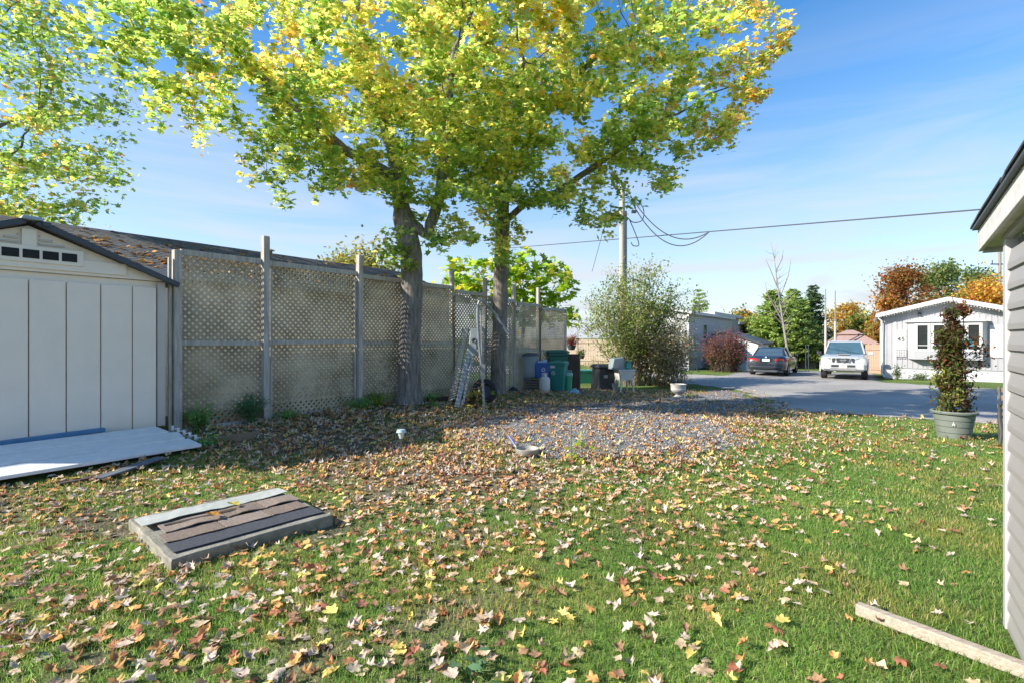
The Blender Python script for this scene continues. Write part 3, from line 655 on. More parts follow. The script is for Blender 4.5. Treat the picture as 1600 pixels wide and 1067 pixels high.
bt('green tree behind the orange one near the far pole', 1528, 418, 54, 34, [((.2, .26, .07), 3), ((.12, .17, .05), 3)], n=3200, leaf=.32)
bt('bright orange and yellow tree over the right slope of the white house', 1538, 434, 44, 44, PO+[((.5, .4, .08), 3)], n=5600, leaf=.26)
bt('yellow green tree tucked between red maple and orange tree', 1500, 446, 46, 30, PG+PY, n=2600, leaf=.28)
bt('autumn tree hidden behind the gazebo and truck', 1375, 505, 40, 22, PR+PY, n=1600, leaf=.25)
conifer('small dark spruce tip above the large lilac bush', at(1048, 55), 55, ht(440, 55, 14), .9, PSPR, n=20)
conifer('lone open pine above the left mobile home roof', at(1092, 52), 52, ht(450, 52, 14), 2.5, PPINE, bare=.55, n=9, open_=1.3, droop=.05)
conifer('bushy yellow green pine left of the leaning bare tree', at(1208, 42), 42, ht(452, 42, 20), 2.6, PPINE, bare=.08, n=26, open_=2.2, droop=.0)
conifer('taller green pine behind the leaning bare tree', at(1238, 45), 45, ht(450, 45, 22), 2.7, PPINE, bare=.08, n=28, open_=2.0, droop=.0)
conifer('dark pointed spruce right of the pines', at(1270, 46), 46, ht(444, 46, 25), 2.2, PSPR+[((.09, .14, .05), 1)], bare=.05, n=30, open_=2.0)
conifer('green pine in front of the pointed spruce', at(1252, 41), 41, ht(466, 41, 20), 2.0, PPINE+PSPR, bare=.1, n=22, open_=2.0, droop=.0)
conifer('dark spruce top above the trees behind the white house', at(1487, 56), 56, ht(400, 56, 40), 1.6, PSPR, n=26, open_=1.8)
# leaning bare birch
bx = at(1233, 39); t = thing('bare_tree', 'bare pale leaning tree in front of the pines', 'tree', (bx, 39, gzf(bx, 39))); mb = MB()
pale = mat('pale_bark', (.27, .24, .215), .8, .2, 8)
tp = [P(1236, 592, 39), P(1230, 545, 39), P(1222, 495, 39), P(1214, 440, 39), P(1209, 395, 39)]; mb.tube([p-t.location for p in tp], [.12, .10, .075, .045, .012], 8)
for (a, b, c_) in (((1224, 505), (1200, 462), (1195, 440)), ((1218, 468), (1232, 430), (1236, 405)), ((1215, 450), (1203, 420), (1196, 405)), ((1212, 425), (1222, 405), (1224, 390)), ((1220, 490), (1208, 470), (1185, 462))):
    mb.tube([P(*a, 39)-t.location, P(*b, 39)-t.location, P(*c_, 39)-t.location], [.05, .03, .01], 4)
for _ in range(46):
    k_ = random.uniform(.35, 1); i = min(3, int(k_*4)); a = tp[i].lerp(tp[i+1], k_*4-i if k_ < 1 else 1)-t.location; d = Vector((random.gauss(0, 1), random.gauss(0, .6), random.uniform(.6, 1.8))).normalized()*random.uniform(.8, 2.2)*(1.2-k_*.5)
    mb.tube([a, a+d*.5+Vector((0, 0, -.05)), a+d], [.022, .013, .005], 3)
mb.build('trunk', pale, t)
# lime sapling with large leaves behind the fence
lx, ly = .35, 17.6
t = thing('lime_sapling', 'young tree with large lime green leaves just beyond the fence', 'tree', (lx, ly, gzf(lx, ly)))
lells = [(-1.2, 17.4, 3.6, 1.4, 1.0, .65), (.3, 17.6, 3.7, 1.3, 1.0, .8), (1.3, 17.6, 3.3, 1.0, .9, .9), (1.7, 17.4, 2.6, .8, .8, .9), (.2, 17.6, 2.6, 1.6, .9, .7)]
la = in_ell(lells, 420); nodes, par = colonise([dict(parent=None, pts=[(lx, ly, gzf(lx, ly)), (lx+.02, ly, 1.6), (lx+.1, ly, 2.6)])], la, step=.18, kill=.3)
mb, r, ch = tree_mesh(nodes, par, rmax=.06); mb.build('trunk', twig, t, off=t.location)
ps = np.array([tuple(nodes[i]) for i in range(len(nodes)) if r[i] < .012 and nodes[i].z > 1.9]); ii = RNG.integers(0, len(ps), 1500); pos = ps[ii]+RNG.normal(0, .13, (1500, 3))
V, F, C_ = scatter(SM[0], SM[1], pos-np.array(t.location), rot_np(1500, .8), RNG.uniform(.7, 1.3, 1500)*.27, pick([((.33, .42, .03), 4), ((.22, .34, .03), 3), ((.48, .45, .05), 2), ((.14, .24, .03), 2)], 1500))
o = link('crown', npmesh('crown', V, F, leaf_cr, C_), t); o['kind'] = 'stuff'

# big multi stem bush
PL = [((.15, .20, .06), 3), ((.24, .28, .09), 3), ((.38, .36, .16), 2), ((.24, .34, .06), 3)]
sb = G(985, 598)
shrub('lilac_bush', 'large loose many stemmed bush behind the utility sink', sb.x-.1, sb.y-.9, 64, 6.0, 2.9, 19000, .125, PL, jit=.2, low=.38, r0=.034, curve=.8, mtw=mat('bush_stem', (.26, .2, .14), .9), basef=.2)
shrub('low_bush', 'drooping greyish bush thicket spilling right of the large bush', sb.x+1.3, sb.y-1.1, 54, 3.3, 1.45, 13000, .11, [((.34, .29, .2), 3), ((.48, .43, .32), 2), ((.26, .28, .13), 3), ((.35, .2, .12), 1)], jit=.16, low=.0, r0=.015, curve=1.0, basef=.55)
pb = at(1134, 29.5); shrub('purple_bush', 'rounded purple leaved bush at the corner of the siding home', pb, 29.5, 90, 3.0, 1.35, 11000, .11, lambda p: np.where((RNG.uniform(0, 1, len(p)) < np.clip(.9-p[:, 2]*.38, .12, .9))[:, None], pick([((.16, .15, .05), 2), ((.20, .12, .08), 2)], len(p)), pick([((.24, .07, .08), 3), ((.30, .14, .14), 2), ((.14, .05, .05), 2)], len(p))), jit=.17, low=.0, curve=.8, basef=.45)
yb = at(910, 25); shrub('pale_bush', 'small pale yellow bush by the far fence', yb+.7, 24.5, 20, 1.2, .9, 1500, .09, [((.5, .42, .2), 3), ((.4, .36, .18), 2)], low=.1)
for k2, (px, py, hh, lb) in enumerate(((930, 597, .35, 'bright leafy perennial beside the black composter'), (1010, 598, .38, 'low green ground plants right of the utility sink'), (1030, 600, .34, 'green perennial patch under the greyish thicket'), (1000, 596, .4, 'green clump behind the legs of the utility sink'))):
    p = G(px, py); shrub('perennial', lb, p.x, p.y+.3, 14, hh, .42, 420, .11, [((.12, .26, .03), 3), ((.2, .34, .05), 2)], low=.05, r0=.005, jit=.06, cat='plant')

# ------------------------------------------------------------------ homes
def siding_wall(mb, x0, x1, y, z0, z1, lap=.12, out=-1):
    z = z0
    while z < z1-.01:
        h = min(lap, z1-z); mb.add([(x0, y, z), (x1, y, z), (x1, y+out*.018, z), (x0, y+out*.018, z), (x0, y, z+h), (x1, y, z+h)], [(0, 1, 2, 3), (3, 2, 5, 4)]); z += lap
def window(parent, x, y, z, w_, h_, fr=.06, out=-1, name='window', mullion=True):
    f = MB()
    for dx, dz, ww, hh in ((0, h_/2+fr/2, w_+2*fr, fr), (0, -h_/2-fr/2, w_+2*fr, fr), (-w_/2-fr/2, 0, fr, h_), (w_/2+fr/2, 0, fr, h_)): f.box((x+dx, y+out*.03, z+dz), (ww, .07, hh))
    if mullion: f.box((x, y+out*.028, z-h_*.28), (w_, .03, .035))
    f = f.build(name, white_trim, parent); MB().box((x, y+out*.012, z), (w_, .01, h_)).build('pane', glass_dark, f)
    return f
# left grey home: local x = s, y = -q ; front gable at s=31.5
hl = thing('siding_home', 'grey sided mobile home behind the purple bush', 'house', LW(31.5, -9.0, 0), A)
hm = mat('pale_grey_siding', (.40, .40, .395), .6, .05, 2); zg = gzf(*LW(31.5, -9)[:2])
mb = MB(); siding_wall(mb, 0, 11.8, 0, zg+.75, 3.0)          # long wall, facing +q (camera right)
mbw = MB().box((6, 2.2, (zg+.7+2.98)/2), (11.9, 4.3, 2.98-zg-.7)); mb.v; 
mb.build('siding', hm, hl); mbw.build('wall', hm, hl)
MB().prism([(-.0, .02, 3.0), (-.0, 4.4, 3.0), (-.0, 2.2, 3.46)], (11.9, 0, 0)).build('gable', hm, hl)
MB().box((6, 2.2, zg+.35), (11.84, 4.24, .75)).build('skirting', mat('skirting_grey', (.4, .41, .43), .7, .1, 3), hl)
for sg in (-1, 1): MB().prism([(-.15, 2.2, 3.47), (-.15, 2.2+sg*2.4, 2.98), (-.15, 2.2+sg*2.4, 3.06), (-.15, 2.2, 3.56)], (12.3, 0, 0)).build('roof', mat('home_roof', (.25, .25, .25), .9), hl)
MB().bar((-.17, -.22, 3.0), (12.1, -.22, 3.0), .02, .16).build('eave_trim', white_trim, hl)
for sg in (-1, 1): MB().bar((-.165, 2.2, 3.5), (-.165, 2.2+sg*2.4, 3.01), .02, .15).build('rake_trim', white_trim, hl)
for zc in (1.2,): window(hl, 3.6, 0, zc+.7, .8, .9)
MB().box((-.015, .04, (zg+3)/2), (.05, .1, 3-zg)).build('corner_trim', white_trim, hl)
# flat roofed home behind
h2 = thing('flat_roof_home', 'pinkish mobile home with white roof edge behind the grey sided one', 'house', LW(47, -11.5, 0), A)
MB().box((5, 2, 1.3), (11, 4.4, 4.4)).build('wall', mat('pinkish_wall', (.5, .43, .40), .7, .05, 2), h2)
MB().box((5, 2, 3.62), (11.6, 5, .25)).build('roof', white_trim, h2); window(h2, 1.5, -.2, 2.4, 1, .8)
h3 = thing('distant_home', 'low pinkish home with white roof edge farthest along the row', 'house', LW(60, -12.5, 0), A)
MB().box((5, 2, 1.0), (10, 5, 4.0)).build('wall', mat('tan_wall', (.5, .42, .38), .7, .05, 2), h3); MB().box((5, 2, 3.1), (10.5, 5.6, .25)).build('roof', white_trim, h3); window(h3, 2, -.5, 2.0, 1, .8)
# white shed with dark roof beside sedan
h4 = thing('white_shed', 'small white shed with black sloping roof behind the dark sedan', 'shed', LW(35, -6.9, 0), A)
zg4 = gzf(*LW(35, -6.9)[:2]); wm = mat('white_wall', (.68, .68, .66), .6, .05, 2)
MB().prism([(0, -1.15, zg4), (0, 1.3, zg4), (0, 1.3, 1.66), (0, .6, 1.72), (0, -1.15, 1.2)], (4, 0, 0)).build('wall', wm, h4)
MB().prism([(-.2, -1.45, 1.08), (-.2, .6, 1.76), (-.2, 1.6, 1.66), (-.2, 1.6, 1.76), (-.2, .6, 1.86), (-.2, -1.45, 1.18)], (4.4, 0, 0)).build('roof', char, h4)
MB().box((-.02, -.1, zg4+.9), (.04, .75, 1.75)).build('door', mat('blue_grey_door', (.25, .33, .4), .6), h4)
MB().box((-.045, -.38, zg4+.95), (.02, .05, .05)).build('door_handle', alu, h4)
# white house with bay
hw = thing('white_house', 'white panelled mobile home with bay window and icicle lights across the road', 'house', LW(30.4, .52, 0), A)
# local: x = s (0 = front), y = -q -> house spans y in [-4.66, 0], ridge at y=-2.33
zg5 = gzf(*LW(30.4, .52)[:2]); ww = mat('white_panel', (.36, .36, .38), .6, .05, 2)
MB().prism([(0, 0, zg5+.5), (0, -4.66, zg5+.5), (0, -4.66, 2.62), (0, -2.33, 3.22), (0, 0, 2.62)], (12, 0, 0)).build('wall', ww, hw)
MB().box((6.02, -2.33, zg5+.22), (11.96, 4.6, .62)).build('skirting', mat('skirt_white', (.55, .56, .58), .6, .06, 2), hw)
gv = MB()
for i in range(24):
    y = -.1-i*.195; zt = 2.58+.6*(1-abs(y+2.33)/2.33); gv.box((-.008, y, (zg5+.55+zt)/2), (.02, .035, zt-zg5-.55))
o = gv.build('battens', ww, hw); o['kind'] = 'stuff'
sw = MB()
for i in range(56): x = .1+i*.21; sw.box((x, .008, 1.1), (.035, .02, 2.95))
o = sw.build('side_battens', ww, hw); o['kind'] = 'stuff'
for sg in (-1, 1):
    e = -2.33+sg*2.6
    MB().prism([(-.42, -2.33, 3.26), (-.42, e, 2.60), (-.42, e, 2.66), (-.42, -2.33, 3.33)], (12.8, 0, 0)).build('roof', mat('home_roof_light', (.42, .42, .42), .9), hw)
    MB().bar((-.43, -2.33, 3.24), (-.43, e, 2.56), .02, .19).build('rake_trim', white_trim, hw)
ll = MB()
for i in range(52):
    y = .2-i*.1; z = 3.13-.66*abs(y+2.33)/2.6; ll.box((-.40, y, z-.03-(.03 if i % 3 == 0 else 0)), (.018, .02, .05))
o = ll.build('icicle_lights', mat('light_bulbs', (.75, .72, .6), .3), hw); o['kind'] = 'stuff'
MB().bar((-.3, .27, 2.55), (12, .27, 2.55), .1, .1).build('gutter', white_trim, hw)
MB().tube([(-.2, .27, 2.52), (-.12, .08, 2.3), (-.06, .06, 1.5), (-.06, .06, zg5+.25), (-.3, .0, zg5+.1), (-.9, -.4, zg5+.06)], .045, 8).build('downspout', white_trim, hw)
# corner post panels
MB().box((-.012, -.42, 1.05), (.03, .12, 2.4)).build('corner_board', white_trim, hw)
# bay: q 1.42..4.23 -> y -0.9 .. -3.71
by0, by1, bo = -.92, -3.7, -.42
MB().prism([(0, by0, .95), (bo, by0-.22, .95), (bo, by1+.22, .95), (0, by1, .95)], (0, 0, -.42)).build('bay_base', ww, hw)
MB().prism([(0, by0, 2.12), (bo, by0-.22, 2.12), (bo, by1+.22, 2.12), (0, by1, 2.12)], (0, 0, .1)).build('bay_header', white_trim, hw)
MB().add([(0.0, by0+.14, 2.22), (bo-.1, by0-.12, 2.22), (bo-.1, by1+.12, 2.22), (0, by1-.14, 2.22), (0, -2.33+.9, 2.46), (0, -2.33-.9, 2.46), (0, by0+.14, 2.2)], [(0, 1, 4), (1, 2, 5, 4), (2, 3, 5), (0, 3, 2, 1)]).build('bay_roof', mat('bay_roof_white', (.6, .6, .6), .6), hw)
nwin = 4; span = (by0-.22)-(by1+.22); wd_ = span/nwin
for i in range(nwin):
    y = by0-.22-wd_*(i+.5); f = MB()
    for (dy, dz, a_, b_) in ((0, .585, wd_-.02, .1), (0, -.585, wd_-.02, .1), (wd_/2-.06, 0, .1, 1.07), (-wd_/2+.06, 0, .1, 1.07)): f.box((bo+.02, y+dy, 1.535+dz), (.06, a_, b_))
    f.box((bo+.03, y, 1.16), (.03, wd_-.2, .03)); f = f.build('window', white_trim, hw)
    MB().box((bo+.05, y, 1.535), (.01, wd_-.18, 1.07)).build('pane', glass_dark, f)
for (ya, yb_) in ((by0, by0-.22), (by1, by1+.22)):
    MB().prism([(0, ya, .95), (bo, yb_, .95), (bo+.05, yb_, .95), (.05, ya, .95)], (0, 0, 1.17)).build('bay_side', white_trim, hw)
MB().box((bo*.5, by0-1.4, .5), (.02, .02, .02)).build('bay_bracket', white_trim, hw)
# shutter panel with number and trellis
MB().box((-.035, -.66, 1.25), (.03, .42, 1.25)).build('shutter', mat('shutter_white', (.45, .45, .45), .5), hw)
tr = MB()
for i in range(5): tr.box((-.06, -.5-i*.09, .75), (.012, .012, .42))
for i in range(4): tr.box((-.06, -.68, .56+i*.13), (.012, .4, .012))
tr.build('trellis', mat('trellis_grey', (.3, .3, .32), .6), hw)
MB().box((-.035, -4.0, 1.35), (.03, .5, 1.4)).build('shutter', white_trim, hw)
fc = bpy.data.curves.new('house_number', 'FONT'); fc.body = '45'; fc.size = .26; fc.extrude = .008; fc.space_character = 1.15; fo_ = bpy.data.objects.new('tmp', fc); COL.objects.link(fo_)
bpy.context.view_layer.update(); dg = bpy.context.evaluated_depsgraph_get(); tme = bpy.data.meshes.new_from_object(fo_.evaluated_get(dg)); bpy.data.objects.remove(fo_)
tme.materials.clear(); tme.materials.append(mat('number_black', (.03, .03, .03), .5)); o = link('house_number', tme, hw, (-.06, -.52, 1.36), (math.radians(90), 0, math.radians(-90)))
MB().box((-.05, -1.35, 2.62), (.1, .12, .1)).tube([(-.12, -1.35, 2.58), (-.16, -1.35, 2.50)], [.03, .06], 8).build('wall_lamp', char, hw)
MB().box((bo-.02, -3.05, 1.3), (.03, .35, .3)).build('teal_plaque', mat('teal_paint', (.08, .25, .30), .5), hw)
for i, (px, py, lb, pal) in enumerate(((1401, 592, 'leafy plant at the downspout of the white house', PG), (1432, 590, 'low green plant under the bay window', PG), (1540, 596, 'yellow flowering plant near the right skirting of the white house', [((.5, .45, .1), 2), ((.2, .3, .06), 2)]), (1556, 596, 'pale grassy plant by the skirting beside the yellow one', [((.45, .45, .35), 2), ((.2, .3, .1), 2)]))):
    p = P(px, py, 23.6); shrub('garden_plant', lb, p.x, p.y, 12, [.95, .45, .5, .6][i], [.22, .6, .5, .3][i], 420, .09, pal, low=.05, r0=.006, jit=.07, cat='plant')

# ------------------------------------------------------------------ gazebo, poles, far fence
gzx = at(1328, 38); gzz = gzf(gzx, 38)
gzb = thing('gazebo', 'garden gazebo with two tier brown fabric canopy behind the white truck', 'gazebo', (gzx, 38, gzz), A+.1)
cn = mat('brown_canvas', (.33, .22, .19), .8, .08, 3); H = 1.08-gzz
def pyr(r0_, z0_, r1_, z1_, th=.03):
    m_ = MB(); q0 = [(-r0_, -r0_*.8, z0_), (r0_, -r0_*.8, z0_), (r0_, r0_*.8, z0_), (-r0_, r0_*.8, z0_)]; q1 = [(-r1_, -r1_*.8, z1_), (r1_, -r1_*.8, z1_), (r1_, r1_*.8, z1_), (-r1_, r1_*.8, z1_)]
    return m_.rings([q0, q1])
pyr(2.0, H, .9, H+.62).build('canopy', cn, gzb); pyr(1.05, H+.66, .25, H+1.0).build('top_canopy', cn, gzb)
for a, b in ((-1, -1), (1, -1), (1, 1), (-1, 1)):
    MB().box((a*1.85, b*1.45, H/2), (.09, .09, H)).build('post', char, gzb)
    MB().bar((a*2.0, b*1.6, H+.02), (a*.9, b*.72, H+.64), .03, .03).build('seam_rib', wood_brown, gzb)
for k2, (px, tp_) in enumerate(((1290, 452), (1305, 455))):
    x = at(px, 36); t = thing('slender_pole', ['bare slender pole left of the pair above the gazebo', 'bare slender pole right of the pair above the gazebo'][k2], 'pole', (x, 36, gzf(x, 36)))
    hh = ht(tp_, 36, x); MB().tube([(0, 0, 0), (0, 0, hh*.62)], [.09, .075], 8).build('shaft', mat('weathered_pole', (.42, .39, .36), .8, .15, 4), t); MB().tube([(0, 0, hh*.62), (0, 0, hh)], [.05, .03], 6).build('tip', mat('pole_dark', (.2, .2, .2), .6), t)
def board_fence(label, a, b, h, nb_, m_, name='board_fence'):
    a = Vector(a); b = Vector(b); t = thing(name, label, 'fence', (a.x, a.y, gzf(a.x, a.y)))
    d = (b-a); L = d.length; w_ = L/nb_; u = d/L; ang = math.atan2(u.y, u.x); me = MB().box((0, 0, h/2), (w_*.93, .02, h)).mesh('board', m_)
    for i in range(nb_):
        p = a+u*w_*(i+.5); hz_ = gzf(p.x, p.y)-t.location.z; o = link('board', me, t, (p.x-a.x, p.y-a.y, hz_+random.uniform(-.03, .03)), (0, 0, ang))
    for z in (.3, h-.3): MB().bar((0+u.y*.04, -u.x*.04, z), (d.x+u.y*.04, d.y-u.x*.04, z), .03, .08).build('rail', m_, t)
    return t
board_fence('weathered grey board fence behind the dark sedan', (at(1225, 43), 43), (at(1275, 41), 41), 1.75, 22, wood_grey)
board_fence('grey green board fence left of the gazebo', (at(1275, 46), 46), (at(1300, 46), 46), 1.5, 9, mat('greenish_boards', (.3, .33, .26), .8))
board_fence('brown board fence between the white truck and the white house', (at(1352, 34), 34), (at(1386, 33), 33), 1.9, 10, mat('brown_boards', (.36, .24, .17), .8, .2, 4))
board_fence('sunlit tan board fence far across the road beyond the bins', (-3, 41), (8.6, 36.5), 1.9, 70, mat('tan_boards', (.46, .36, .27), .8, .2, 4))
gt = thing('driveway_gate', 'thin black metal gate frame at the end of the driveway', 'gate', (at(1259, 33), 33, gzf(at(1259, 33), 33)))
for dx in (0, .18): MB().tube([(dx, 0, 0), (dx, 0, 1.75)], .025, 6).build('upright', char, gt)
MB().tube([(0, 0, 1.5), (.18, 0, 1.5)], .015, 5).build('crossbar', char, gt)

# ------------------------------------------------------------------ utility pole and wires
px_, py_ = 4.95, 23.0; zp = gzf(px_, py_)
up = thing('utility_pole', 'pale wooden utility pole with conduit rising behind the large bush', 'utility pole', (px_, py_, zp))
MB().tube([(0, 0, -.2), (0, 0, 8.8)], [.145, .12], 14).build('shaft', mat('pole_wood', (.42, .39, .33), .85, .2, 3, .3, stretch=(5, 5, .4)), up, smooth=True)
MB().tube([(.185, 0, 0), (.17, -.02, 7.6)], .045, 8).build('conduit', mat('conduit_grey', (.33, .35, .37), .5), up)
for z in (7.75, 7.45): MB().tube([(-.14, 0, z), (-.3, -.03, z+.02), (-.55, -.05, z+.04)], [.03, .05, .035], 8).build('insulator', char, up)
MB().box((.5, -.1, 7.55), (.2, .14, .12)).build('splice_box', char, up)
def smooth_path(pts, k=6):
    p = [Vector(v) for v in pts]; p = [p[0]*2-p[1]]+p+[p[-1]*2-p[-2]]; o = []
    for i in range(1, len(p)-2):
        for j in range(k):
            t = j/k; o.append(.5*((2*p[i])+(p[i+1]-p[i-1])*t+(2*p[i-1]-5*p[i]+4*p[i+1]-p[i+2])*t*t+(3*p[i]-p[i-1]-3*p[i+1]+p[i+2])*t**3))
    return o+[p[-2]]
def cable(mb, a, b, sag, r_, n=24):
    a = Vector(a); b = Vector(b); mb.tube([a.lerp(b, i/n)-Vector((0, 0, sag*4*(i/n)*(1-i/n))) for i in range(n+1)], r_, 5)
o_ = Vector((px_, py_, zp))
for pts in ([(-.5, 0, 7.8), (-.55, 0, 7.2), (-.35, 0, 6.9), (-.1, -.1, 7.3), (.2, -.15, 7.4)], [(.2, -.1, 7.3), (.5, 0, 7.1), (.9, 0, 7.2), (.95, 0, 7.7), (.6, 0, 8.2)], [(.3, -.1, 7.2), (.55, 0, 6.7), (.75, 0, 6.1), (.5, 0, 6.05), (.4, 0, 6.2)]):
    MB().tube(smooth_path(pts), .022, 5).build('loose_cable', char, up)
wb = mat('black_cable', (.05, .055, .06), .6)
WA = P(795, 388, 35); WB_ = P(1545, 326.8, 14); mb = MB(); cable(mb, WA, WB_, 0, .022, 10); t = mb.build('overhead_wire', wb); tag(t, 'long straight overhead wire crossing the sky to the right', 'wire')
J = P(1108, 362.8, 21.5)
for k2, (a, sg) in enumerate(((P(985, 306, 23), .95), (P(988, 318, 23), 1.15))):
    mb = MB(); cable(mb, a, J, sg, .024); t = mb.build('service_cable', wb); tag(t, ['upper of two sagging service cables from the pole', 'lower of two sagging service cables from the pole'][k2], 'wire', 'sagging service cables')
mb = MB(); cable(mb, P(951, 330, 23), P(925, 425, 26), 0, .012); t = mb.build('guy_wire', wb); tag(t, 'faint guy wire slanting down left of the utility pole', 'wire')
dp = thing('distant_utility_pole', 'thin distant utility pole above the orange tree', 'utility pole', (at(1562, 62), 62, -1))
MB().tube([(0, 0, 0), (0, 0, ht(392, 62, 50)+.4)], .16, 8).build('shaft', mat('far_pole', (.25, .22, .2), .8), dp)
for z in (11.4, 9.7): MB().box((-.1, 0, z), (2.0, .1, .14)).build('crossarm', char, dp)
for dx in (-.9, .5): MB().tube([(dx, 0, 11.4), (dx, 0, 11.9)], .06, 6).build('insulator', char, dp)

# ------------------------------------------------------------------ vehicles
rubber = mat('tyre_rubber', (.025, .025, .027), .85, .2, 20); rim_m = mat('alloy_rim', (.5, .5, .52), .3, .05, 5, metal=.8)
def wheel(par, x, y, r_, wd, side):
    w_ = MB(); M_ = Matrix.Translation((x, y, r_))@Matrix.Rotation(math.radians(90), 4, 'X')
    w_.lathe([(r_*.62, -wd/2), (r_*.95, -wd/2), (r_, -wd/3), (r_, wd/3), (r_*.95, wd/2), (r_*.62, wd/2)], 28, M=M_); w_ = w_.build('wheel', rubber, par, smooth=True)
    rm = MB(); sgn = side
    for k_ in range(5):
        a = k_*2*math.pi/5; rm.bar((x, y+sgn*wd*.36, r_), (x+math.cos(a)*r_*.58, y+sgn*wd*.36, r_+math.sin(a)*r_*.58), r_*.22, .02, up=(0, 1, 0))
    rm.lathe([(r_*.64, -.02), (r_*.64, .02), (r_*.56, .02), (r_*.56, -.02)], 24, M=Matrix.Translation((x, y+sgn*wd*.36, r_))@Matrix.Rotation(math.radians(90), 4, 'X')); rm.build('rim', rim_m, w_)
    MB().lathe([(0.001, 0), (r_*.6, 0)], 20, M=Matrix.Translation((x, y+sgn*wd*.2, r_))@Matrix.Rotation(math.radians(90), 4, 'X')).build('brake_disc', char, w_)
def body_rings(stations):
    """stations: x, half width, z bottom, z shoulder, z top, tuck"""
    rr = []
    for x, hw_, zb, zs, zt, tk in stations:
        half = [(x, hw_*.82, zb), (x, hw_*.97, zb+.08), (x, hw_, (zb+zs)/2+.02), (x, hw_*.985, zs-.05), (x, hw_*.94, zs+.01), (x, hw_*.80, zt-.012), (x, hw_*.4, zt)]
        rr.append(half+[(p[0], -p[1], p[2]) for p in reversed(half)])
    return rr
def sedan():
    zz = gzf(12.9, 26)
    t = thing('sedan', 'dark blue black four door sedan seen from behind in the driveway', 'car', LW(28.7, -4.35, zz+.01), A-.03)
    # local x forward (away from the camera), rear bumper at x=0
    paint = mat('dark_paint', (.022, .028, .036), .22, .1, 3, coat=1, spec=.6)
    st = [(0.0, .78, .42, .72, .80, 0), (.05, .86, .30, .80, .90, 0), (.16, .89, .24, .92, .99, 0), (.6, .90, .22, .95, 1.03, 0), (1.1, .905, .20, .94, .99, 0), (2.3, .905, .20, .92, .96, 0), (3.3, .90, .20, .88, .93, 0), (4.0, .88, .22, .80, .86, 0), (4.4, .80, .26, .66, .72, 0), (4.5, .70, .34, .55, .60, 0)]
    MB().rings(body_rings(st)).build('body', paint, t, smooth=True)
    def gh(xs, hw_, z, zo=0): return [(x, y, zc) for x, y, zc in zip(xs, hw_, z)]
    # greenhouse rings : bottom outline and roof outline
    b = [(.62, .66, 1.01), (.80, .80, .99), (2.9, .80, .94), (3.25, .62, .94)]; tpz = [(1.22, .56, 1.385), (1.30, .60, 1.39), (2.25, .60, 1.39), (2.40, .52, 1.375)]
    full = lambda L_: L_+[(x, -y, z) for x, y, z in reversed(L_)]
    MB().rings([full(b), full(tpz)], caps=False).build('glass', mat('car_glass', (.05, .08, .11), .04, .1, 2, spec=1), t)
    r2 = [[(x, y*1.03, z-.012) for x, y, z in full([(1.18, .57, 1.385), (1.30, .61, 1.39), (2.25, .61, 1.39), (2.44, .53, 1.375)])], [(x, y*.9, z+.035) for x, y, z in full([(1.26, .50, 1.385), (1.35, .54, 1.39), (2.2, .54, 1.39), (2.35, .46, 1.375)])]]
    MB().rings(r2).build('roof', paint, t, smooth=True)
    for sg in (-1, 1):
        for a_, b_ in (((.66, .70, 1.0), (1.2, .575, 1.385)), ((1.72, .80, .96), (1.78, .605, 1.39)), ((3.2, .66, .94), (2.42, .54, 1.385))):
            MB().bar((a_[0], sg*(a_[1]+.012), a_[2]), (b_[0], sg*(b_[1]+.012), b_[2]), .075, .05, up=(0, 1, 0)).build('pillar', paint, t)
        tl = MB().prism([(-.005, sg*.42, .72), (-.005, sg*.42, .87), (.03, sg*.80, .90), (.03, sg*.82, .74)], (.06, 0, 0)); tl.build('tail_light', mat('red_lens', (.55, .02, .015), .15, .1, 5, spec=.9), t)
        MB().box((.32, sg*.893, .80), (.26, .03, .12)).build('side_lens', MATS['red_lens'], t)
        MB().box((2.72, sg*.98, 1.0), (.12, .18, .12)).build('mirror', paint, t, bevel=.02)
        for xh in (1.4, 2.3): MB().box((xh, sg*.908, .84), (.16, .02, .03)).build('door_handle', alu, t)
        MB().bar((.8, sg*.815, .975), (3.1, sg*.815, .94), .02, .02).build('window_trim', alu, t)
        for x in (.88, 3.65): wheel(t, x, sg*.80, .32, .21, sg)
        MB().tube([(-.02, sg*.52, .27), (.1, sg*.52, .27)], .04, 10).build('exhaust', alu, t)
    MB().box((-.012, 0, .80), (.03, .56, .16)).build('plate_recess', paint, t)
    MB().box((-.03, 0, .80), (.012, .34, .12)).build('licence_plate', mat('plate_white', (.7, .72, .75), .4), t)
    MB().box((-.02, 0, .43), (.08, 1.5, .12)).build('bumper', paint, t, bevel=.03)
    MB().box((.05, 0, .26), (.1, 1.2, .1)).build('diffuser', char, t)
    M_ = Matrix.Translation((.0, 0, .94))@Matrix.Rotation(math.radians(-70), 4, 'Y'); MB().lathe([(.001, .02), (.045, .02), (.05, 0)], 16, M=M_).build('badge', mat('badge_blue', (.2, .35, .6), .3), t)
    MB().tube([(1.35, 0, 1.42), (1.22, 0, 1.47)], [.03, .01], 6).build('antenna', char, t)
    return t
sedan()
